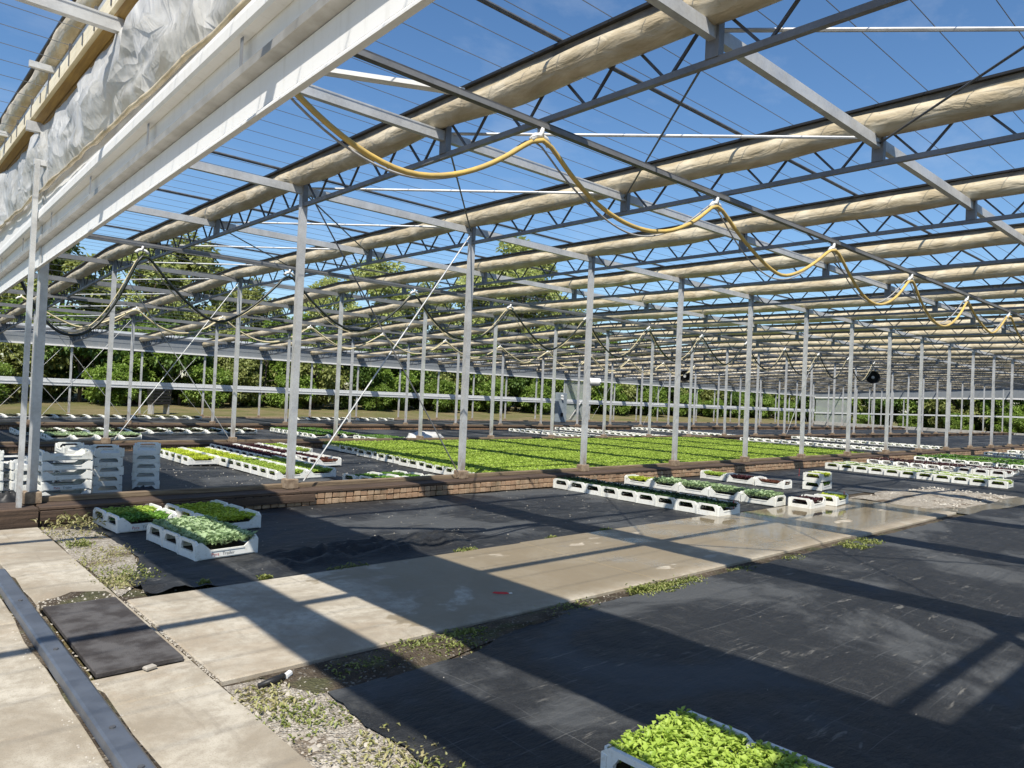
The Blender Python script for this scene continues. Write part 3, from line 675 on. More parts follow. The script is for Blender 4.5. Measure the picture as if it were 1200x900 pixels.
# ------------------------------------------------------------------ hoses
def festoon(name, y, ztop, loops, sags, r, mat, cab, label, seed=0):
    pts = []; cpts = []
    for i in range(len(loops) - 1):
        a, b = loops[i], loops[i + 1]; n = 26
        for q in range(n + (1 if i == len(loops) - 2 else 0)):
            t = q / n; e = abs(2 * t - 1); z = ztop - .05 - (sags[i] + .07) * (1 - e ** (1.75 + .35 * math.sin(i * 2.1 + seed))) - .05 * math.sin(t * math.pi) * math.sin(i * 5 + seed)
            pts.append((a + (b - a) * t, y - .03 + .05 * N(a + t * 2, i, seed), z))
            cpts.append((a + (b - a) * t, y + .05 + .06 * N(a + t * 2, i, seed + 3), ztop - .02 - (sags[i] + .10) * (1 - e ** 1.9)))
    for _ in range(2):
        for P in (pts, cpts):
            Z = [p[2] for p in P]
            for q in range(1, len(P) - 1): P[q] = (P[q][0], P[q][1], .25 * Z[q - 1] + .5 * Z[q] + .25 * Z[q + 1])
    h = ob(name, MB().tube(pts, r, 9).mesh(name, mat, True), label=label, cat='hose')
    ob('feed_cable', MB().tube(cpts, r * .42, 6).mesh('feed_cable', cab, True), h)
    cl = MB().tube([(-.11, 0, -.135), (-.06, 0, -.085), (0, 0, -.07), (.06, 0, -.085), (.11, 0, -.135)], .028, 8).box(-.015, .015, -.03, .03, -.09, -.005)
    cl = cl.mesh('saddle_clip', M_WHITE, True)
    for x in loops: ob('saddle_clip', cl, h, (x, y - .01, ztop))
    return h
festoon('irrigation_hose', 4.62, 4.00, [1.62, 4.42, 7.25, 10.3, 13.35, 16.4, 19.4, 22.4, 25.4], [.62, .56, .60, .55, .58, .5, .5, .5], .022, M_HOSEY, M_CABLE, 'yellow irrigation hose hanging in loops under the dark overhead rail')
festoon('irrigation_hose', 14.23, 4.01, [1.7, 3.81, 6.62, 9.74, 12.8, 15.8, 18.8, 21.8, 24.8, 27.8, 30.8, 33.8, 36.8], [1.55, 1.1, 1.05, 1.0, 1.0, .95, .9, .9, .9, .9, .9, .9], .024, M_HOSEB, M_HOSEC, 'black irrigation hose sagging in deep loops from the overhead rail', 2)
festoon('irrigation_hose', 23.9, 3.77, [3.4, 6.32, 8.9, 12, 15, 18, 21, 24, 27, 30, 33, 36], [.7, .6, .6, .6, .6, .6, .6, .6, .6, .6, .6], .026, M_HOSEC, M_HOSEC, 'pale cream irrigation hose looped from the far overhead rail', 5)

# circulation fans
def fan(x, y, z, rz, d, label, ln=.55):
    f = ob('circulation_fan', None, None, (x, y, z), rz, label, 'fan', 'circulation fans hung under the roof')
    t = MB(); r = d / 2; n = 20
    for (ra, xa), (rb, xb) in (((r, -ln / 2), (r * .96, ln / 2)), ((r * .96, ln / 2), (r * .92, ln / 2)), ((r * .92, ln / 2), (r * .95, -ln / 2)), ((r * .95, -ln / 2), (r, -ln / 2))):
        o = len(t.v)
        for rr, xx in ((ra, xa), (rb, xb)):
            for k in range(n): a = 2 * math.pi * k / n; t.v.append((xx, rr * math.cos(a), rr * math.sin(a)))
        for k in range(n): t.f.append((o + k, o + (k + 1) % n, o + n + (k + 1) % n, o + n + k))
    ob('drum', t.mesh('drum', M_BLACK if d > .62 else M_WHITE), f)
    hb = MB().tube([(-ln / 2 + .05, 0, 0), (.1, 0, 0)], r * .24, 10); ob('motor', hb.mesh('motor', M_GALV), f)
    bl = MB().add([(0, .02, r * .2), (.06, .10, r * .9), (.02, -.12, r * .9), (-.02, -.03, r * .2)], [(0, 1, 2, 3)]).mesh('blade', M_BLACK)
    for k in range(5): ob('blade', bl, f, (-.05, 0, 0), rot=(k * 2 * math.pi / 5, 0, 0))
    ob('back_grille', MB().tube([(.10, 0, 0), (.12, 0, 0)], r * .9, 20).mesh('back_grille', M_BLACK), f)
    gu = MB()
    for q in (.35, .55, .75, .97): gu.tube([(-ln / 2 - .01, r * q * math.cos(2 * math.pi * k / n), r * q * math.sin(2 * math.pi * k / n)) for k in range(n + 1)], .006, 4)
    ob('guard', gu.mesh('guard', M_BLACK), f)
    hk = MB()
    for s in (-1, 1): hk.tube([(s * ln * .4, 0, r * .97), (0, 0, 4.08 + zo(y) - z)], .008, 5)
    ob('hanger', hk.mesh('hanger', M_DARKST), f)
fan(XK[12] + .9, 14.9, 3.30, R(25), .64, 'black round circulation fan hanging between the posts of the black hose bay')
fan(XK[11] + 1.6, 24.6, 3.12, R(35), .66, 'black and grey circulation fan hanging beyond the lettuce bed near the cream hose', .7)
fan(XK[12] + 1.4, 34.0, 2.75, R(-30), .55, 'white drum fan with black mouth hanging near the clouded door panel', .8)
cbx = ob('control_cabinet', MB().box(-.45, .45, -.18, .18, 0, 2.2, .02).mesh('control_cabinet', M_CAB), None, (XK[12] + 1.9, ROW[4] - .75, BED[3]), label='tall grey blue control cabinet by the clouded door panel', cat='cabinet')
for z in (.5, .62, 1.75, 1.95): ob('motor_box', MB().tube([(-.1, -.18, z), (-.1, -.30, z)], .09, 10).mesh('motor_box', M_BLACK if z < 1 else M_WHITE), cbx)

# ------------------------------------------------------------------ trays and seedlings
TL_, TW_, TH_ = .60, .385, .17
def tray_mesh(H=TH_, name='seed_tray'):
    t = MB(); lx, ly = TL_ / 2, TW_ / 2 - .003
    t.box(-lx + .012, lx - .012, -ly + .012, ly - .012, 0, .03)                            # floor
    s = H * .47
    for sy in (-1, 1):                                                                       # long sides dip between the corner posts
        y0, y1 = (ly - .014, ly) if sy > 0 else (-ly, -ly + .014)
        pr = [(-lx + .022, .012), (lx - .022, .012), (lx - .022, H * .92), (lx - .05, H * .92), (lx - .14, s), (-lx + .14, s), (-lx + .05, H * .92), (-lx + .022, H * .92)]
        n = len(pr); t.add([(x, y0, z) for x, z in pr] + [(x, y1, z) for x, z in pr],
              [tuple(range(n)) if True else 0, tuple(reversed(range(n, 2 * n)))] + [((i + 1) % n, i, n + i, n + (i + 1) % n) for i in range(n)])
        t.box(-lx + .14, lx - .14, y0 - .006 if sy < 0 else y0, y1 if sy < 0 else y1 + .006, s - .012, s + .002)      # rim
    for sx in (-1, 1):                                                                       # ends with hand holes
        x0, x1 = (lx - .022, lx) if sx > 0 else (-lx, -lx + .022)
        c = .045
        outer = [(-ly, 0), (ly, 0), (ly, H - .03), (ly - c, H), (-ly + c, H), (-ly, H - .03)]
        inner = [(-.128, H * .40), (.128, H * .40), (.122, H * .62), (.095, H * .84), (-.095, H * .84), (-.122, H * .62)]
        n = 6; o = len(t.v)
        for x in (x0, x1):
            t.v += [(x, y, z) for y, z in outer]; t.v += [(x, y, z) for y, z in inner]
        for i in range(n):
            j = (i + 1) % n
            t.f += [(o + j, o + i, o + n + i, o + n + j), (o + 2 * n + i, o + 2 * n + j, o + 3 * n + j, o + 3 * n + i),
                    (o + i, o + j, o + 2 * n + j, o + 2 * n + i), (o + n + j, o + n + i, o + 3 * n + i, o + 3 * n + j)]
        for sy in (-1, 1): t.box(x0 - .006 if sx < 0 else x1, x0 if sx < 0 else x1 + .006, sy * (ly - .02) - .012, sy * (ly - .02) + .012, .0, H - .035)
    return t.mesh(name, M_TRAY)
TRAY = tray_mesh(); TRAYE = tray_mesh(.135, 'empty_tray')
def leaves(C, D, Ln, Wd, droop=.25):
    """diamond leaves bent along the midrib: C base points, D directions, lengths, widths -> verts, tris"""
    n = len(C); D = D / np.linalg.norm(D, axis=1)[:, None]
    Z = np.tile([0, 0, 1.], (n, 1)); S = np.cross(D, Z); S /= np.linalg.norm(S, axis=1)[:, None] + 1e-6
    U = np.cross(S, D); Ln = Ln[:, None]; Wd = Wd[:, None]
    a = C; m = C + D * Ln * .55 + U * Ln * .05; l = m + S * Wd * .5 + U * Wd * .15; r = m - S * Wd * .5 + U * Wd * .15
    tip = C + D * Ln - U * Ln * droop
    V = np.stack([a, l, tip, r], 1).reshape(-1, 3); i = np.arange(n)[:, None] * 4
    F = np.concatenate([i + [0, 3, 2], i + [0, 2, 1]], 1).reshape(-1, 3)
    return V, F
def seedling(kind, nx, ny, nl, size, up, hz, seed, jit=.3, full=1.0):
    g = np.random.default_rng(seed); C = []; D = []; Ls = []; W = []
    for i in range(nx):
        for j in range(ny):
            if g.random() > full: continue
            cx = (-.5 + (i + .5) / nx) * (TL_ - .06) + g.normal() * .006; cy = (-.5 + (j + .5) / ny) * (TW_ - .03) + g.normal() * .006
            sc = g.uniform(.75, 1.25); a0 = g.uniform(0, 6.28)
            for q in range(nl):
                a = a0 + q * 2.4 + g.normal() * jit; u = up * (.5 + .8 * q / max(1, nl - 1)) + g.normal() * .15
                C.append((cx, cy, hz * (.25 + .75 * g.random()))); D.append((math.cos(a), math.sin(a), u)); Ls.append(size * sc * g.uniform(.7, 1.15)); W.append(size * sc * g.uniform(.5, .8))
    V, F = leaves(np.array(C), np.array(D), np.array(Ls), np.array(W))
    V[:, 0] = np.clip(V[:, 0], -TL_ / 2 - .01, TL_ / 2 + .01); V[:, 1] = np.clip(V[:, 1], -TW_ / 2 - .012, TW_ / 2 + .012)
    return np_mesh('seedlings', V, F, LEAF[kind])
SEED = {
 'lime': [seedling('lime', 14, 9, 5, .055, .55, .05, s) for s in range(3)],
 'lime2': [seedling('lime2', 14, 9, 5, .05, .55, .05, s + 5) for s in range(2)],
 'green': [seedling('green', 14, 9, 5, .048, .6, .045, s + 10) for s in range(2)],
 'grey': [seedling('grey', 11, 7, 8, .065, 1.1, .09, s + 20) for s in range(3)],
 'dark': [seedling('dark', 14, 9, 5, .05, .8, .07, s + 30) for s in range(2)],
 'red': [seedling('red', 14, 9, 5, .05, .55, .05, s + 40) for s in range(2)],
 'rust': [seedling('rust', 13, 8, 5, .042, .5, .03, s + 50) for s in range(2)],
 'pale': [seedling('pale', 10, 6, 4, .04, .7, .03, s + 60, full=.7) for s in range(2)],
 'big': [seedling('lime', 21, 14, 9, .032, 1.0, .09, s + 70) for s in range(3)],
}
PEAT = MB().box(-TL_ / 2 + .03, TL_ / 2 - .03, -TW_ / 2 + .022, TW_ / 2 - .022, .031, .068).mesh('peat_plugs', M_PEAT)
def txt(body, size, mat):
    c = bpy.data.curves.new('printed_text', 'FONT'); c.body = body; c.size = size; c.align_x = 'LEFT'
    o = bpy.data.objects.new('printed_text', c); COL.objects.link(o); dg = bpy.context.evaluated_depsgraph_get()
    me = bpy.data.meshes.new_from_object(o.evaluated_get(dg)); me.name = 'printed_text'; me.materials.clear(); me.materials.append(mat)
    bpy.data.objects.remove(o); return me
TX1, TX2 = txt('Pyra', .042, M_INKR), txt('Trader', .042, M_INKD)
def print_on(tr, H=TH_):
    s = H * .47
    ob('printed_text', TX1, tr, (-.16, -TW_ / 2 - .0, s * .33), rot=(R(90), 0, 0)); ob('printed_text', TX2, tr, (-.055, -TW_ / 2 - .0, s * .33), rot=(R(90), 0, 0))
FARL = []; FARK = False
def tray(x, y, z, rz, kind, label, group=None, cat='seed tray', lift=.085):
    if math.hypot(x, y) > 24 and 'big bright' not in label: FARL.append((x, y, z, rz, kind)); return None
    o = ob('seed_tray', TRAY, None, (x, y, z), rz + random.uniform(-.012, .012), label, cat, group)
    ob('peat_plugs', PEAT, o)
    if kind: ob('seedlings', random.choice(SEED[kind]), o, (0, 0, lift), random.choice((0, math.pi)), kind='stuff')
    return o
G1 = 'seed trays set out on the black fabric'
# foreground trays
for i in range(5):
    o = tray(2.71 + .008 * i, 1.79 - i * .388, .01, .015, 'big', 'white tray full of tall bright lime lettuce alone on the open black fabric', 'tall lime lettuce trays in the open fabric', lift=.08)
# three little groups beside the yard
for i in range(3):
    o = tray(2.60 + .025 * i, 7.70 - i * .388, .008, .10, 'grey', 'white tray of grey green brassica seedlings beside the concrete path', 'grey green brassica trays beside the path')
    if i == 2: print_on(o)
for i in range(2):
    o = tray(2.38 + .03 * i, 8.90 - i * .388, .008, .08, 'green' if i else 'lime', 'white tray of small green seedlings by the timber coping and the yard edge', 'small green seedling trays by the coping')
    if i == 1: print_on(o)
for i in range(3):
    tray(3.12 + .03 * i, 8.86 - i * .388, .008, .08, 'lime2', 'white tray of yellow green lettuce beside the brassica trays', 'yellow green lettuce trays by the brassicas')
# row of nine by the brick wall
for i in range(9):
    tray(9.66 - .012 * i, 8.86 - i * .378, .005, .03, 'dark', 'white tray of dark green seedlings in the row running from brick wall to path', 'row of dark green seedling trays')
RB = [('lime2', 8.55), ('grey', 7.93), ('grey', 7.31), ('grey', 6.69), ('grey', 6.07)]
for kd, y in RB:
    tray(11.32, y, .005, R(90) + .04, kd, {'lime2': 'white tray of yellow green lettuce at the end of a grey green brassica row', 'grey': 'white tray of grey green brassica standing behind the dark seedling row'}[kd], 'brassica trays behind the dark seedling row')
tray(11.7, 5.50, .005, .05, 'red', 'white tray of dark seedlings at the path end of the brassica row')
tray(12.42, 5.42, .022, .12, 'lime2', 'low white tray of yellow lettuce standing on the wet concrete', None)
for kd, y in (('lime', 8.50), ('red', 7.86), ('rust', 7.22)):
    tray(13.85, y, .004, R(90) + .05, kd, {'lime': 'white tray of lime lettuce nearest the brick wall in the red lettuce row', 'red': 'white tray of dark red lettuce between lime and rust red trays', 'rust': 'white tray of rust red lettuce next to the double stacked tray'}[kd])
tray(14.5, 6.62, .004, .12, 'green', 'lower white tray of a pair stacked two high'); tray(14.5, 6.62, .176, .12, 'lime2', 'upper white tray of yellow lettuce on a pair stacked two high')
def stake(x, y, z, rz, label):
    s = ob('plant_tag', MB().box(-.004, .004, -.004, .004, 0, .13).mesh('stake', M_REDP), None, (x, y, z), rz, label, 'plant tag')
    ob('tag_plate', MB().box(-.03, .03, -.0065, -.0045, .06, .15, .001).mesh('tag_plate', M_REDP), s)
stake(9.80, 5.72, .07, .5, 'red plant tag stuck in the dark seedling tray by the path'); stake(14.28, 6.90, .24, .4, 'red plant tag on the double stacked lettuce tray'); stake(12.68, 5.32, .08, .3, 'red plant tag in the low tray on wet concrete')
for i in range(11): tray(19.95 - .03 * i, 8.60 - i * .39, .004, .06, 'lime', 'white tray of lime lettuce in the row behind the gravel heap', 'lime lettuce row behind the gravel')
for i in range(10): tray(20.58 - .03 * i, 8.55 - i * .39, .004, .06, 'lime', 'white tray of lime lettuce in the row behind the gravel heap', 'lime lettuce row behind the gravel')
for i in range(9): tray(22.9 + .03 * i, 8.65 - i * .39, .004, -.03, 'red', 'white tray of near black red lettuce behind the lime row', 'near black lettuce row')
for i in range(9): tray(23.52 + .03 * i, 8.65 - i * .39, .004, -.03, 'red', 'white tray of near black red lettuce behind the lime row', 'near black lettuce row')
for c in range(5):
    for i in range(10): tray(26.6 + c * .62, 8.6 - i * .39, .004, 0, 'green', 'white tray of mid green seedlings in the block behind the near black lettuce', 'mid green block in the first bed')
for c in range(2):
    for i in range(12): tray(34 + c * 3.4, 8.5 - i * .39, .004, 0, 'pale', 'white tray with sparse pale seedlings far along the first bed', 'sparse pale trays in the first bed')
# big lettuce bed
field = []
for c in range(31):
    for r in range(22):
        x = 9.72 + c * .61 + .03 * (r % 3) - .045 * (r - 11); y = 18.45 - r * .387
        if x + .45 * (y - 10) > 32.2 and y > 14: continue
        if y < 10.3: continue
        field.append((math.hypot(x, y), x, y, c))
field.sort(); 
zfl = BED[1] + .02
for i, (d, x, y, c) in enumerate(field[:150]):
    o = tray(x, y, zfl, 0, 'lime', 'white tray of lime lettuce in the big bright green bed behind the brick wall', 'trays of the big lime lettuce bed', lift=.10)
    o.children[1].scale = (1.07, 1.05, 1.3)
V = []; F = []; tb = MB(); o = 0
for i, (d, x, y, c) in enumerate(field[150:]):
    g = np.random.default_rng(i); n = 260
    C = np.stack([x + g.uniform(-.28, .28, n), y + g.uniform(-.18, .18, n), zfl + .10 + g.uniform(0, .06, n)], 1); a = g.uniform(0, 6.28, n)
    v, f = leaves(C, np.stack([np.cos(a), np.sin(a), g.uniform(.3, 1, n)], 1), g.uniform(.04, .075, n), g.uniform(.035, .055, n)); V.append(v); F.append(f + o); o += len(v)
    tb.box(x - .3, x + .3, y - .19, y + .19, zfl - .01, zfl + .075)
fo = ob('lettuce_trays', np_mesh('lettuce_trays', np.concatenate(V), np.concatenate(F), LEAF['lime']), label='further trays of the lime lettuce bed merging into one green carpet', cat='lettuce', kind='stuff')
ob('tray_boxes', tb.mesh('tray_boxes', M_TRAY), fo, kind='stuff')
# smaller blocks left of it
def block(xa, ya, nx, ny, z, rz, kind, label, group, sk=0.):
    for c in range(nx):
        for r in range(ny): tray(xa + c * .61 * math.cos(rz) + sk * r, ya - r * .387 + c * .61 * math.sin(rz), z, rz, kind, label, group)
zb = BED[1] + .02
block(5.45, 17.4, 2, 6, zb, 0, 'lime2', 'white tray of yellow green lettuce in the small block by the second brick wall', 'yellow green lettuce block')
block(6.05, 15.0, 2, 7, zb, .03, 'lime', 'white tray of lime lettuce in the small block beside the dark red trays', 'small lime lettuce block')
block(7.0, 18.2, 2, 9, zb, 0, 'red', 'white tray of purple red lettuce in the strip between green blocks', 'purple red lettuce strip')
block(7.75, 15.6, 1, 4, zb, .1, 'rust', 'white tray of rust brown lettuce at the end of the purple strip', 'rust brown lettuce trays')
block(8.25, 18.3, 1, 5, zb, 0, 'lime', 'white tray of lime lettuce between the purple strip and the bare fabric', 'short lime lettuce strip')
block(7.0, 11.6, 2, 3, zb, .1, 'green', 'white tray of mid green seedlings just behind the brick wall and cable foot', 'mid green trays behind the wall', .1)
zc = BED[2] + .015
block(4.4, 24.4, 4, 3, zc, 0, 'grey', 'white tray of leafy green brassica behind the second brick wall', 'leafy brassica trays')
block(4.0, 26.6, 12, 3, zc, 0, 'pale', 'white tray with sparse pale seedlings under the sloping roof', 'sparse pale trays under the sloping roof')
block(12.3, 26.6, 3, 9, zc, 0, 'green', 'white tray of dark green seedlings in the block below the sloping roof', 'dark green block under the sloping roof')
block(13.6, 22.6, 2, 5, zc, .03, 'green', 'white tray of green seedlings beside the crumpled plastic sheet', 'green trays by the plastic sheet')
block(24.5, 26.4, 2, 14, zc, 0, 'pale', 'white tray with sparse pale seedlings beyond the lettuce bed', 'sparse pale trays beyond the lettuce')
block(29.0, 27.6, 2, 18, zc, 0, 'pale', 'white tray with sparse pale seedlings beyond the lettuce bed', 'sparse pale trays beyond the lettuce')
block(31.6, 17.9, 1, 16, zb, 0, 'pale', 'white tray with sparse pale seedlings in the line past the end of the lettuce', 'line of pale trays past the lettuce', .05)
block(37.5, 18.3, 1, 18, zb, 0, 'pale', 'white tray with sparse pale seedlings in the second line past the lettuce', 'second line of pale trays past the lettuce', .03)
block(36, 27.8, 2, 20, zc, 0, 'pale', 'white tray with sparse pale seedlings deep in the middle bed', 'pale trays deep in the middle bed')
block(3.2, 36.5, 16, 2, BED[3] + .015, 0, 'pale', 'white tray with sparse pale seedlings near the open hedge side', 'pale trays near the hedge side')
block(18, 36.8, 10, 2, BED[3] + .015, 0, 'pale', 'white tray with sparse pale seedlings near the open hedge side', 'pale trays near the hedge side')
# trays too far away to tell apart: one object
tv = np.array([v.co[:] for v in TRAY.vertices]); tf = []
for p in TRAY.polygons:
    q = list(p.vertices)
    for i in range(1, len(q) - 1): tf.append((q[0], q[i], q[i + 1]))
tf = np.array(tf); V = []; F = []; lv = {}; o = 0
for i, (x, y, z, rz, kd) in enumerate(FARL):
    c, q = math.cos(rz), math.sin(rz); M2 = np.array([[c, -q, 0], [q, c, 0], [0, 0, 1.]])
    V.append(tv @ M2.T + (x, y, z)); F.append(tf + o); o += len(tv)
    if kd:
        g = np.random.default_rng(i); n = 170 if kd != 'pale' else 60
        C = np.stack([g.uniform(-.29, .29, n), g.uniform(-.19, .19, n), (.115 if kd != 'pale' else .08) + g.uniform(0, .06, n)], 1) @ M2.T + (x, y, z); a = g.uniform(0, 6.28, n)
        lv.setdefault(kd, []).append(leaves(C, np.stack([np.cos(a), np.sin(a), g.uniform(.3, 1, n)], 1), g.uniform(.04, .07, n), g.uniform(.03, .05, n)))
fo = ob('distant_trays', np_mesh('distant_trays', np.concatenate(V), np.concatenate(F), M_TRAY), label='rows of white seed trays far off in the beds', cat='seed tray', kind='stuff')
for kd, L2 in lv.items():
    o = 0; V = []; F = []
    for v, f in L2: V.append(v); F.append(f + o); o += len(v)
    ob('seedlings', np_mesh('seedlings', np.concatenate(V), np.concatenate(F), LEAF[kd]), fo, kind='stuff')
# stacks of empty trays
def stack(x, y, n, rz, label, group, wob=.02):
    for i in range(n):
        o = ob('empty_tray', TRAYE, None, (x + random.uniform(-.008, .008), y + random.uniform(-.008, .008), BED[1] + .03 + i * .136), rz + random.uniform(-wob, wob), label, 'tray', group)
        if i == 1 and abs(rz) < .4: print_on(o, .135)
stack(1.36, 12.0, 5, R(95), 'empty white tray in the tall stack beside the stay post', 'empty trays stacked by the stay post')
stack(1.80, 12.05, 4, R(100), 'empty white tray in the stack between the posts', 'empty trays stacked between the posts')
stack(2.27, 11.66, 5, .03, 'empty white tray in the stack showing its long printed sides', 'empty trays stacked long side on')
stack(2.90, 12.12, 5, R(84), 'empty white tray in the stack showing rows of hand holes', 'empty trays stacked hand holes forward')
stack(2.55, 12.6, 5, R(90), 'empty white tray in the sunlit stack at the rear', 'empty trays in the rear stack')
stack(3.55, 12.42, 5, R(74), 'empty white tray in the shaded stack by the bare fabric', 'empty trays in the shaded stack')
# black sack scraps by the stacks
def crumple(name, x, y, z, rx, ry, h, mat, label, cat, seed):
    V = []; F = []; n, m = 18, 8
    for j in range(m + 1):
        for i in range(n):
            a = 2 * math.pi * i / n; ph = math.pi / 2 * j / m; q = 1 + .35 * N(math.cos(a) * 2, math.sin(a) * 2, seed + ph * 2) + .2 * N(math.cos(a) * 6, math.sin(a) * 6, seed + ph * 5)
            V.append((x + rx * math.cos(a) * math.cos(ph) * q, y + ry * math.sin(a) * math.cos(ph) * q, z + h * math.sin(ph) * max(.3, q)))
    for j in range(m):
        for i in range(n): F.append((j * n + i, j * n + (i + 1) % n, (j + 1) * n + (i + 1) % n, (j + 1) * n + i))
    ob(name, np_mesh(name, V, F, mat, True), label=label, cat=cat)
crumple('plastic_sack', 3.25, 11.45, BED[1], .28, .14, .16, M_BLACK, 'crumpled black plastic sack lying in front of the shaded tray stack', 'sack', 3)
crumple('plastic_sack', 1.62, 11.5, BED[1], .16, .12, .18, M_BLACK, 'crumpled black plastic sack at the foot of the stay post', 'sack', 8)
crumple('plastic_sheet', 16.2, 22.4, BED[2], .85, .5, .30, M_FILM, 'heap of crumpled clear plastic sheet behind the lettuce bed', 'plastic sheet', 5)
crumple('fabric_bundle', 6.3, 12.1, BED[1], .45, .25, .07, M_FAB, 'low rucked bundle of black fabric in front of the small lime block', 'fabric bundle', 6)

# ------------------------------------------------------------------ weeds, stones, litter
WV = {}
def weed(x, y, z, r, h, n, mat, seed):
    g = np.random.default_rng(seed); n = int(n * 3.2); C = np.stack([x + np.clip(g.normal(0, r * .5, n), -r, r), y + np.clip(g.normal(0, r * (.3 if y > 3.65 and x > 1.95 else .7), n), -r, r) * (.7 if x > 1.95 else 1), z + g.uniform(0, h * .45, n)], 1); a = g.uniform(0, 6.28, n)
    V, F = leaves(C, np.stack([np.cos(a), np.sin(a), g.uniform(.0, 1.8, n)], 1), g.uniform(.014, .036, n) * (1 + h * 4), g.uniform(.006, .016, n) * (1 + h * 3))
    V[:, 2] = np.maximum(V[:, 2], z - .004); WV.setdefault(mat.name, []).append((V, F))
for i, (x, y, r, h, n) in enumerate([(2.85, 3.72, .30, .05, 320), (3.15, 3.78, .16, .05, 180), (2.35, 3.70, .25, .03, 160), (5.0, 3.78, .10, .11, 60), (5.25, 3.76, .30, .05, 300), (5.7, 3.76, .25, .03, 120), (8.9, 3.60, .22, .05, 150), (9.4, 3.62, .2, .05, 120), (7.6, 3.70, .2, .02, 50), (6.6, 3.74, .2, .02, 50), (4.2, 3.80, .3, .02, 70)]): weed(x, y, -.005, r, h, n, M_WEED, i)
for i, (x, y, r, h, n) in enumerate([(2.62, 5.80, .05, .06, 50), (2.15, 5.86, .05, .09, 30), (4.75, 5.80, .14, .03, 70), (6.05, 5.82, .08, .03, 40), (7.0, 5.83, .1, .03, 30), (3.4, 5.8, .2, .02, 40)]): weed(x, y, .0, r, h, n, M_WEED, 30 + i)
for i, (x, y, r, h, n) in enumerate([(1.72, 3.30, .20, .03, 90), (1.82, 2.72, .24, .035, 110), (1.66, 3.62, .16, .03, 70), (1.80, 2.35, .22, .04, 130), (1.70, 2.0, .25, .03, 90), (1.64, 6.3, .16, .04, 90), (1.74, 6.55, .26, .03, 120), (1.66, 7.1, .20, .025, 60), (1.84, 7.45, .24, .035, 80), (1.70, 7.9, .12, .07, 70), (1.72, 8.4, .28, .03, 60)]): weed(x, y, -.005, r, h, n, M_DRYG if i % 3 else M_WEED, 60 + i)
weed(1.85, 8.85, 0, .34, .26, 70, M_DRYG, 99)
for nm, lab, ct in (('weed_leaf', 'low yellow green weeds along the path edges', 'weeds'), ('dry_grass_blade', 'dry grass tufts in the gritty strip beside the yard slabs', 'grass')):
    o = 0; V = []; F = []
    for v, f in WV[nm]: V.append(v); F.append(f + o); o += len(v)
    ob('weeds' if ct == 'weeds' else 'dry_grass', np_mesh(nm, np.concatenate(V), np.concatenate(F), MATS[nm]), label=lab, cat=ct, kind='stuff')
# grit stones: uncountable
V = []; F = []; o = 0; g = np.random.default_rng(5)
def stones(n, xa, xb, ya, yb, z, s0, s1):
    global o
    for _ in range(n):
        x, y, s = g.uniform(xa, xb), g.uniform(ya, yb), g.uniform(s0, s1) ; a = g.uniform(0, 3.14)
        P = np.array([(-1, 0, 0), (0, -.8, 0), (1, 0, 0), (0, .8, 0), (-.3, -.1, .7), (.4, .2, .6)]) * s * g.uniform(.7, 1.2, (6, 3))
        c, q = math.cos(a), math.sin(a); P = np.stack([P[:, 0] * c - P[:, 1] * q + x, P[:, 0] * q + P[:, 1] * c + y, P[:, 2] + z], 1)
        V.append(P); F.append(np.array([(0, 1, 4), (1, 5, 4), (1, 2, 5), (2, 3, 5), (3, 4, 5), (3, 0, 4)]) + o); o += 6
stones(900, 1.55, 1.93, 1.4, 3.85, -.006, .005, .016); stones(40, 1.57, 1.9, 2.3, 3.8, -.006, .015, .035)
stones(300, 1.56, 2.0, 5.9, 8.9, -.004, .005, .014); stones(260, 1.95, 6, 3.5, 3.9, 0.0, .004, .013)
stones(240, 1.54, 1.565, 3.95, 5.75, .008, .004, .009); stones(260, .98, 1.04, 2.0, 6.8, .016, .004, .012); stones(120, .80, .872, 2.0, 7.0, .018, .003, .010)
stones(500, 14.2, 17.4, 4.0, 5.5, .035, .01, .035); stones(60, 1.03, 1.5, 5.8, 6.05, .026, .004, .012)
stones(140, 1.6, 13, 3.98, 5.7, .016, .002, .007); stones(420, 2, 12, .8, 3.5, .002, .003, .010); stones(350, 2.4, 12, 6.0, 9, .006, .003, .010); stones(400, 4, 9.3, 9.9, 17, BED[1] + .02, .005, .018)
ob('grit_stones', np_mesh('grit_stones', np.concatenate(V), np.concatenate(F), M_STONE), label='loose grit and small pale stones scattered over fabric and joints', cat='grit', kind='stuff')
clip = ob('red_clip', MB().add([(-.08, 0, 0), (-.03, -.018, 0), (.03, -.014, 0), (.065, 0, 0), (.03, .014, 0), (-.03, .018, 0), (-.06, 0, .012), (.04, 0, .014)], [(0, 1, 6), (1, 2, 7, 6), (2, 3, 7), (3, 4, 7), (4, 5, 6, 7), (5, 0, 6), (5, 4, 3, 2, 1, 0)]).mesh('red_clip', M_REDP), None, (3.98, 4.37, .019), -.75, 'red plastic clip lying on the wet concrete path', 'clip')
ob('clip_tip', MB().box(.06, .085, -.004, .004, .002, .010).mesh('clip_tip', M_WHITE), clip)
ob('pipe_stub', MB().tube([(0, 0, .022), (.05, .01, .026)], .018, 10).mesh('pipe_stub', M_WHITE), None, (1.86, 3.80, -.012), .4, 'white pipe stub poking from the fabric corner', 'pipe')
ob('black_pipe', MB().tube([(-.16, .03, .012), (-.08, -.015, .026), (0, 0, .018)], [.012, .02, .016], 10).mesh('black_pipe', M_BLACK, True), None, (1.85, 3.80, 0), .4, 'short black pipe at the fabric corner beside the path', 'pipe')
sb = ob('slatted_crate', None, None, (XK[3] + 1.8, 41.5, -.3), .2, 'black slatted crate standing on the grass outside', 'crate')
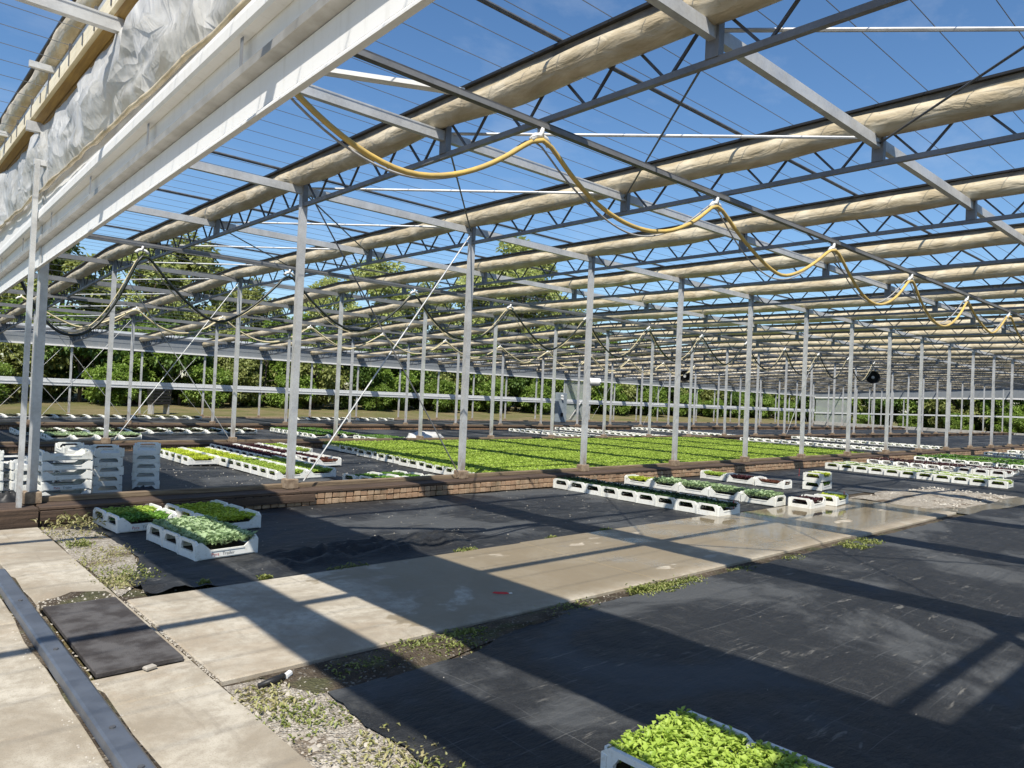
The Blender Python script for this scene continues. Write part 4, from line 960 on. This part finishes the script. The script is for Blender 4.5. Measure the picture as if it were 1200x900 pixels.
for i in range(5): ob('slat', MB().box(-.5, .5, -.3, .3, .55 + i * .17, .68 + i * .17).mesh('slat', M_BLACK), sb)
for sx in (-.42, .42): ob('leg', MB().box(sx - .04, sx + .04, -.25, .25, 0, .55).mesh('leg', M_GALV), sb)

# ------------------------------------------------------------------ trees and hedge
def crown(name, rx, ry, h0, h1, ncl, nlf, size, mat, seed, spread=.9, top=1.0):
    g = np.random.default_rng(seed); C = []; cz, hz = (h0 + h1) / 2, (h1 - h0) / 2; cl = []
    while len(cl) < ncl:
        p = g.uniform(-1, 1, 3); d = np.linalg.norm(p)
        if d > 1 or d < .35 + .3 * g.random(): continue
        w = 1 - (.25 * max(0, p[2]) * top); cl.append((p[0] * rx * w, p[1] * ry * w, cz + p[2] * hz))
    cl = np.array(cl); idx = g.integers(0, ncl, nlf); rad = spread * g.uniform(.5, 1.2, ncl)
    off = g.normal(0, 1, (nlf, 3)); off /= np.linalg.norm(off, axis=1)[:, None]; off *= (g.random(nlf) ** .45)[:, None] * rad[idx][:, None]; off[:, 2] *= .75
    C = cl[idx] + off; C[:, 2] = np.maximum(C[:, 2], h0 * .5 + .05)
    D = off / (np.linalg.norm(off, axis=1)[:, None] + 1e-6) + g.normal(0, .7, (nlf, 3)); D[:, 2] -= .1
    V, F = leaves(C, D, size * g.uniform(.6, 1.3, nlf), size * g.uniform(.45, .8, nlf)); return np_mesh('crown', V, F, mat), cl
def trunk(h, r, cl, seed):
    g = random.Random(seed); t = MB(); pts = [(g.uniform(-.08, .08) * i, g.uniform(-.08, .08) * i, h * i / 5) for i in range(6)]
    pts[0] = (0, 0, -.4); t.tube(pts, [r * 1.3, r, r * .85, r * .7, r * .5, r * .25], 8)
    for c in list(cl)[:9]:
        b = pts[g.randrange(2, 5)]; m = Vector(b).lerp(Vector(c), .5) + Vector((0, 0, .2)); t.tube([b, tuple(m), tuple(c)], [r * .38, r * .24, r * .08], 6)
    return t.mesh('trunk', M_BARK, True)
kinds = []
for i, (rx, h0, h1, n, sz, m, lab) in enumerate([
    (2.6, .2, 5.2, 7000, .30, 0, 'dense dark green hedge tree along the open side of the greenhouse'), (2.8, .2, 6.0, 7000, .30, 1, 'bright green bushy hedge tree along the open side of the greenhouse'),
    (2.5, .2, 4.6, 6000, .28, 3, 'olive green shrub in the hedge along the open side'), (2.4, .1, 3.6, 6000, .26, 1, 'low rounded green shrub in front of the hedge'),
    (4.2, 1.6, 11.5, 12000, .42, 1, 'tall leafy green tree rising above the hedge'), (4.8, 1.8, 14.5, 12000, .42, 2, 'tall pale yellow green tree with feathery crown beyond the hedge'),
    (4.4, 1.6, 12.5, 12000, .42, 3, 'tall olive green tree beyond the hedge')]):
    cm, cl = crown('crown', rx, rx * .85, h0, h1, 46 if h1 < 8 else 75, n, sz, TL[m], 200 + i, .62 if h1 < 8 else .95)
    kinds.append((cm, trunk(h1 * .72, .10 if h1 < 8 else .24, cl, i), lab))
def gz(y):
    for (a, za), (b, zb_) in zip(list(zip(ys, zs)), list(zip(ys, zs))[1:]):
        if a <= y <= b: return za + (zb_ - za) * (y - a) / (b - a)
    return 0
def tree(kind, x, y, s, group, sz=None, z=None):
    cm, tm, lab = kinds[kind]; nm = 'hedge_tree' if kind < 4 else 'tall_tree'
    if 'gable' in group: lab = lab.replace('along the open side of the greenhouse', 'beyond the gable wall').replace('along the open side', 'beyond the gable wall').replace('in front of the hedge', 'in front of the gable hedge')
    o = ob(nm, None, None, (x, y, (gz(y) if z is None else z)), random.uniform(0, 6.28), lab, 'tree', group); o.scale = (s, s, sz or s)
    ob('crown', cm, o); ob('trunk', tm, o)
x = -8; i = 0
while x < 108:
    tree([0, 1, 0, 2, 1, 2][i % 6], x, 49.5 + random.uniform(-.6, 1.4), random.uniform(.8, 1.12), 'hedge along the open side'); 
    if i % 2 == 0: tree(3, x + 1.2, 47.6 + random.uniform(-.3, .5), random.uniform(.55, .85), 'hedge along the open side')
    if i % 2: tree([2, 0, 1][i % 3], x + 1.5, 53.5 + random.uniform(-.6, .8), random.uniform(1.1, 1.35), 'hedge along the open side')
    x += 2.9 + random.uniform(-.4, .5); i += 1
y = 2; i = 0
while y < 48:
    tree([1, 0, 2, 1][i % 4], 97 + random.uniform(-1.2, 1.2), y, random.uniform(1.0, 1.25), 'hedge beyond the gable', z=-.6)
    if i % 2: tree(3, 92.5, y + 1, random.uniform(.5, .8), 'hedge beyond the gable', z=-.6)
    y += 2.6; i += 1
for kd, x, y, s in [(6, 3.5, 57, .85), (6, 10.5, 58, .95), (5, 15.5, 58, .80), (6, 19.0, 60, 1.02), (6, 26, 62, .80), (5, 32, 60, .78), (5, 38, 62, .98), (6, 45, 64, 1.0), (5, 50, 62, 1.02), (5, 57.5, 62, 1.36), (5, 63, 66, 1.22), (6, 70, 64, 1.02), (4, 77, 66, .92), (6, 85, 64, .85), (4, 94, 62, .75), (4, 103, 55, .7), (6, 104, 44, .7)]:
    tree(kd, x, y, s, 'tall trees beyond the hedge')
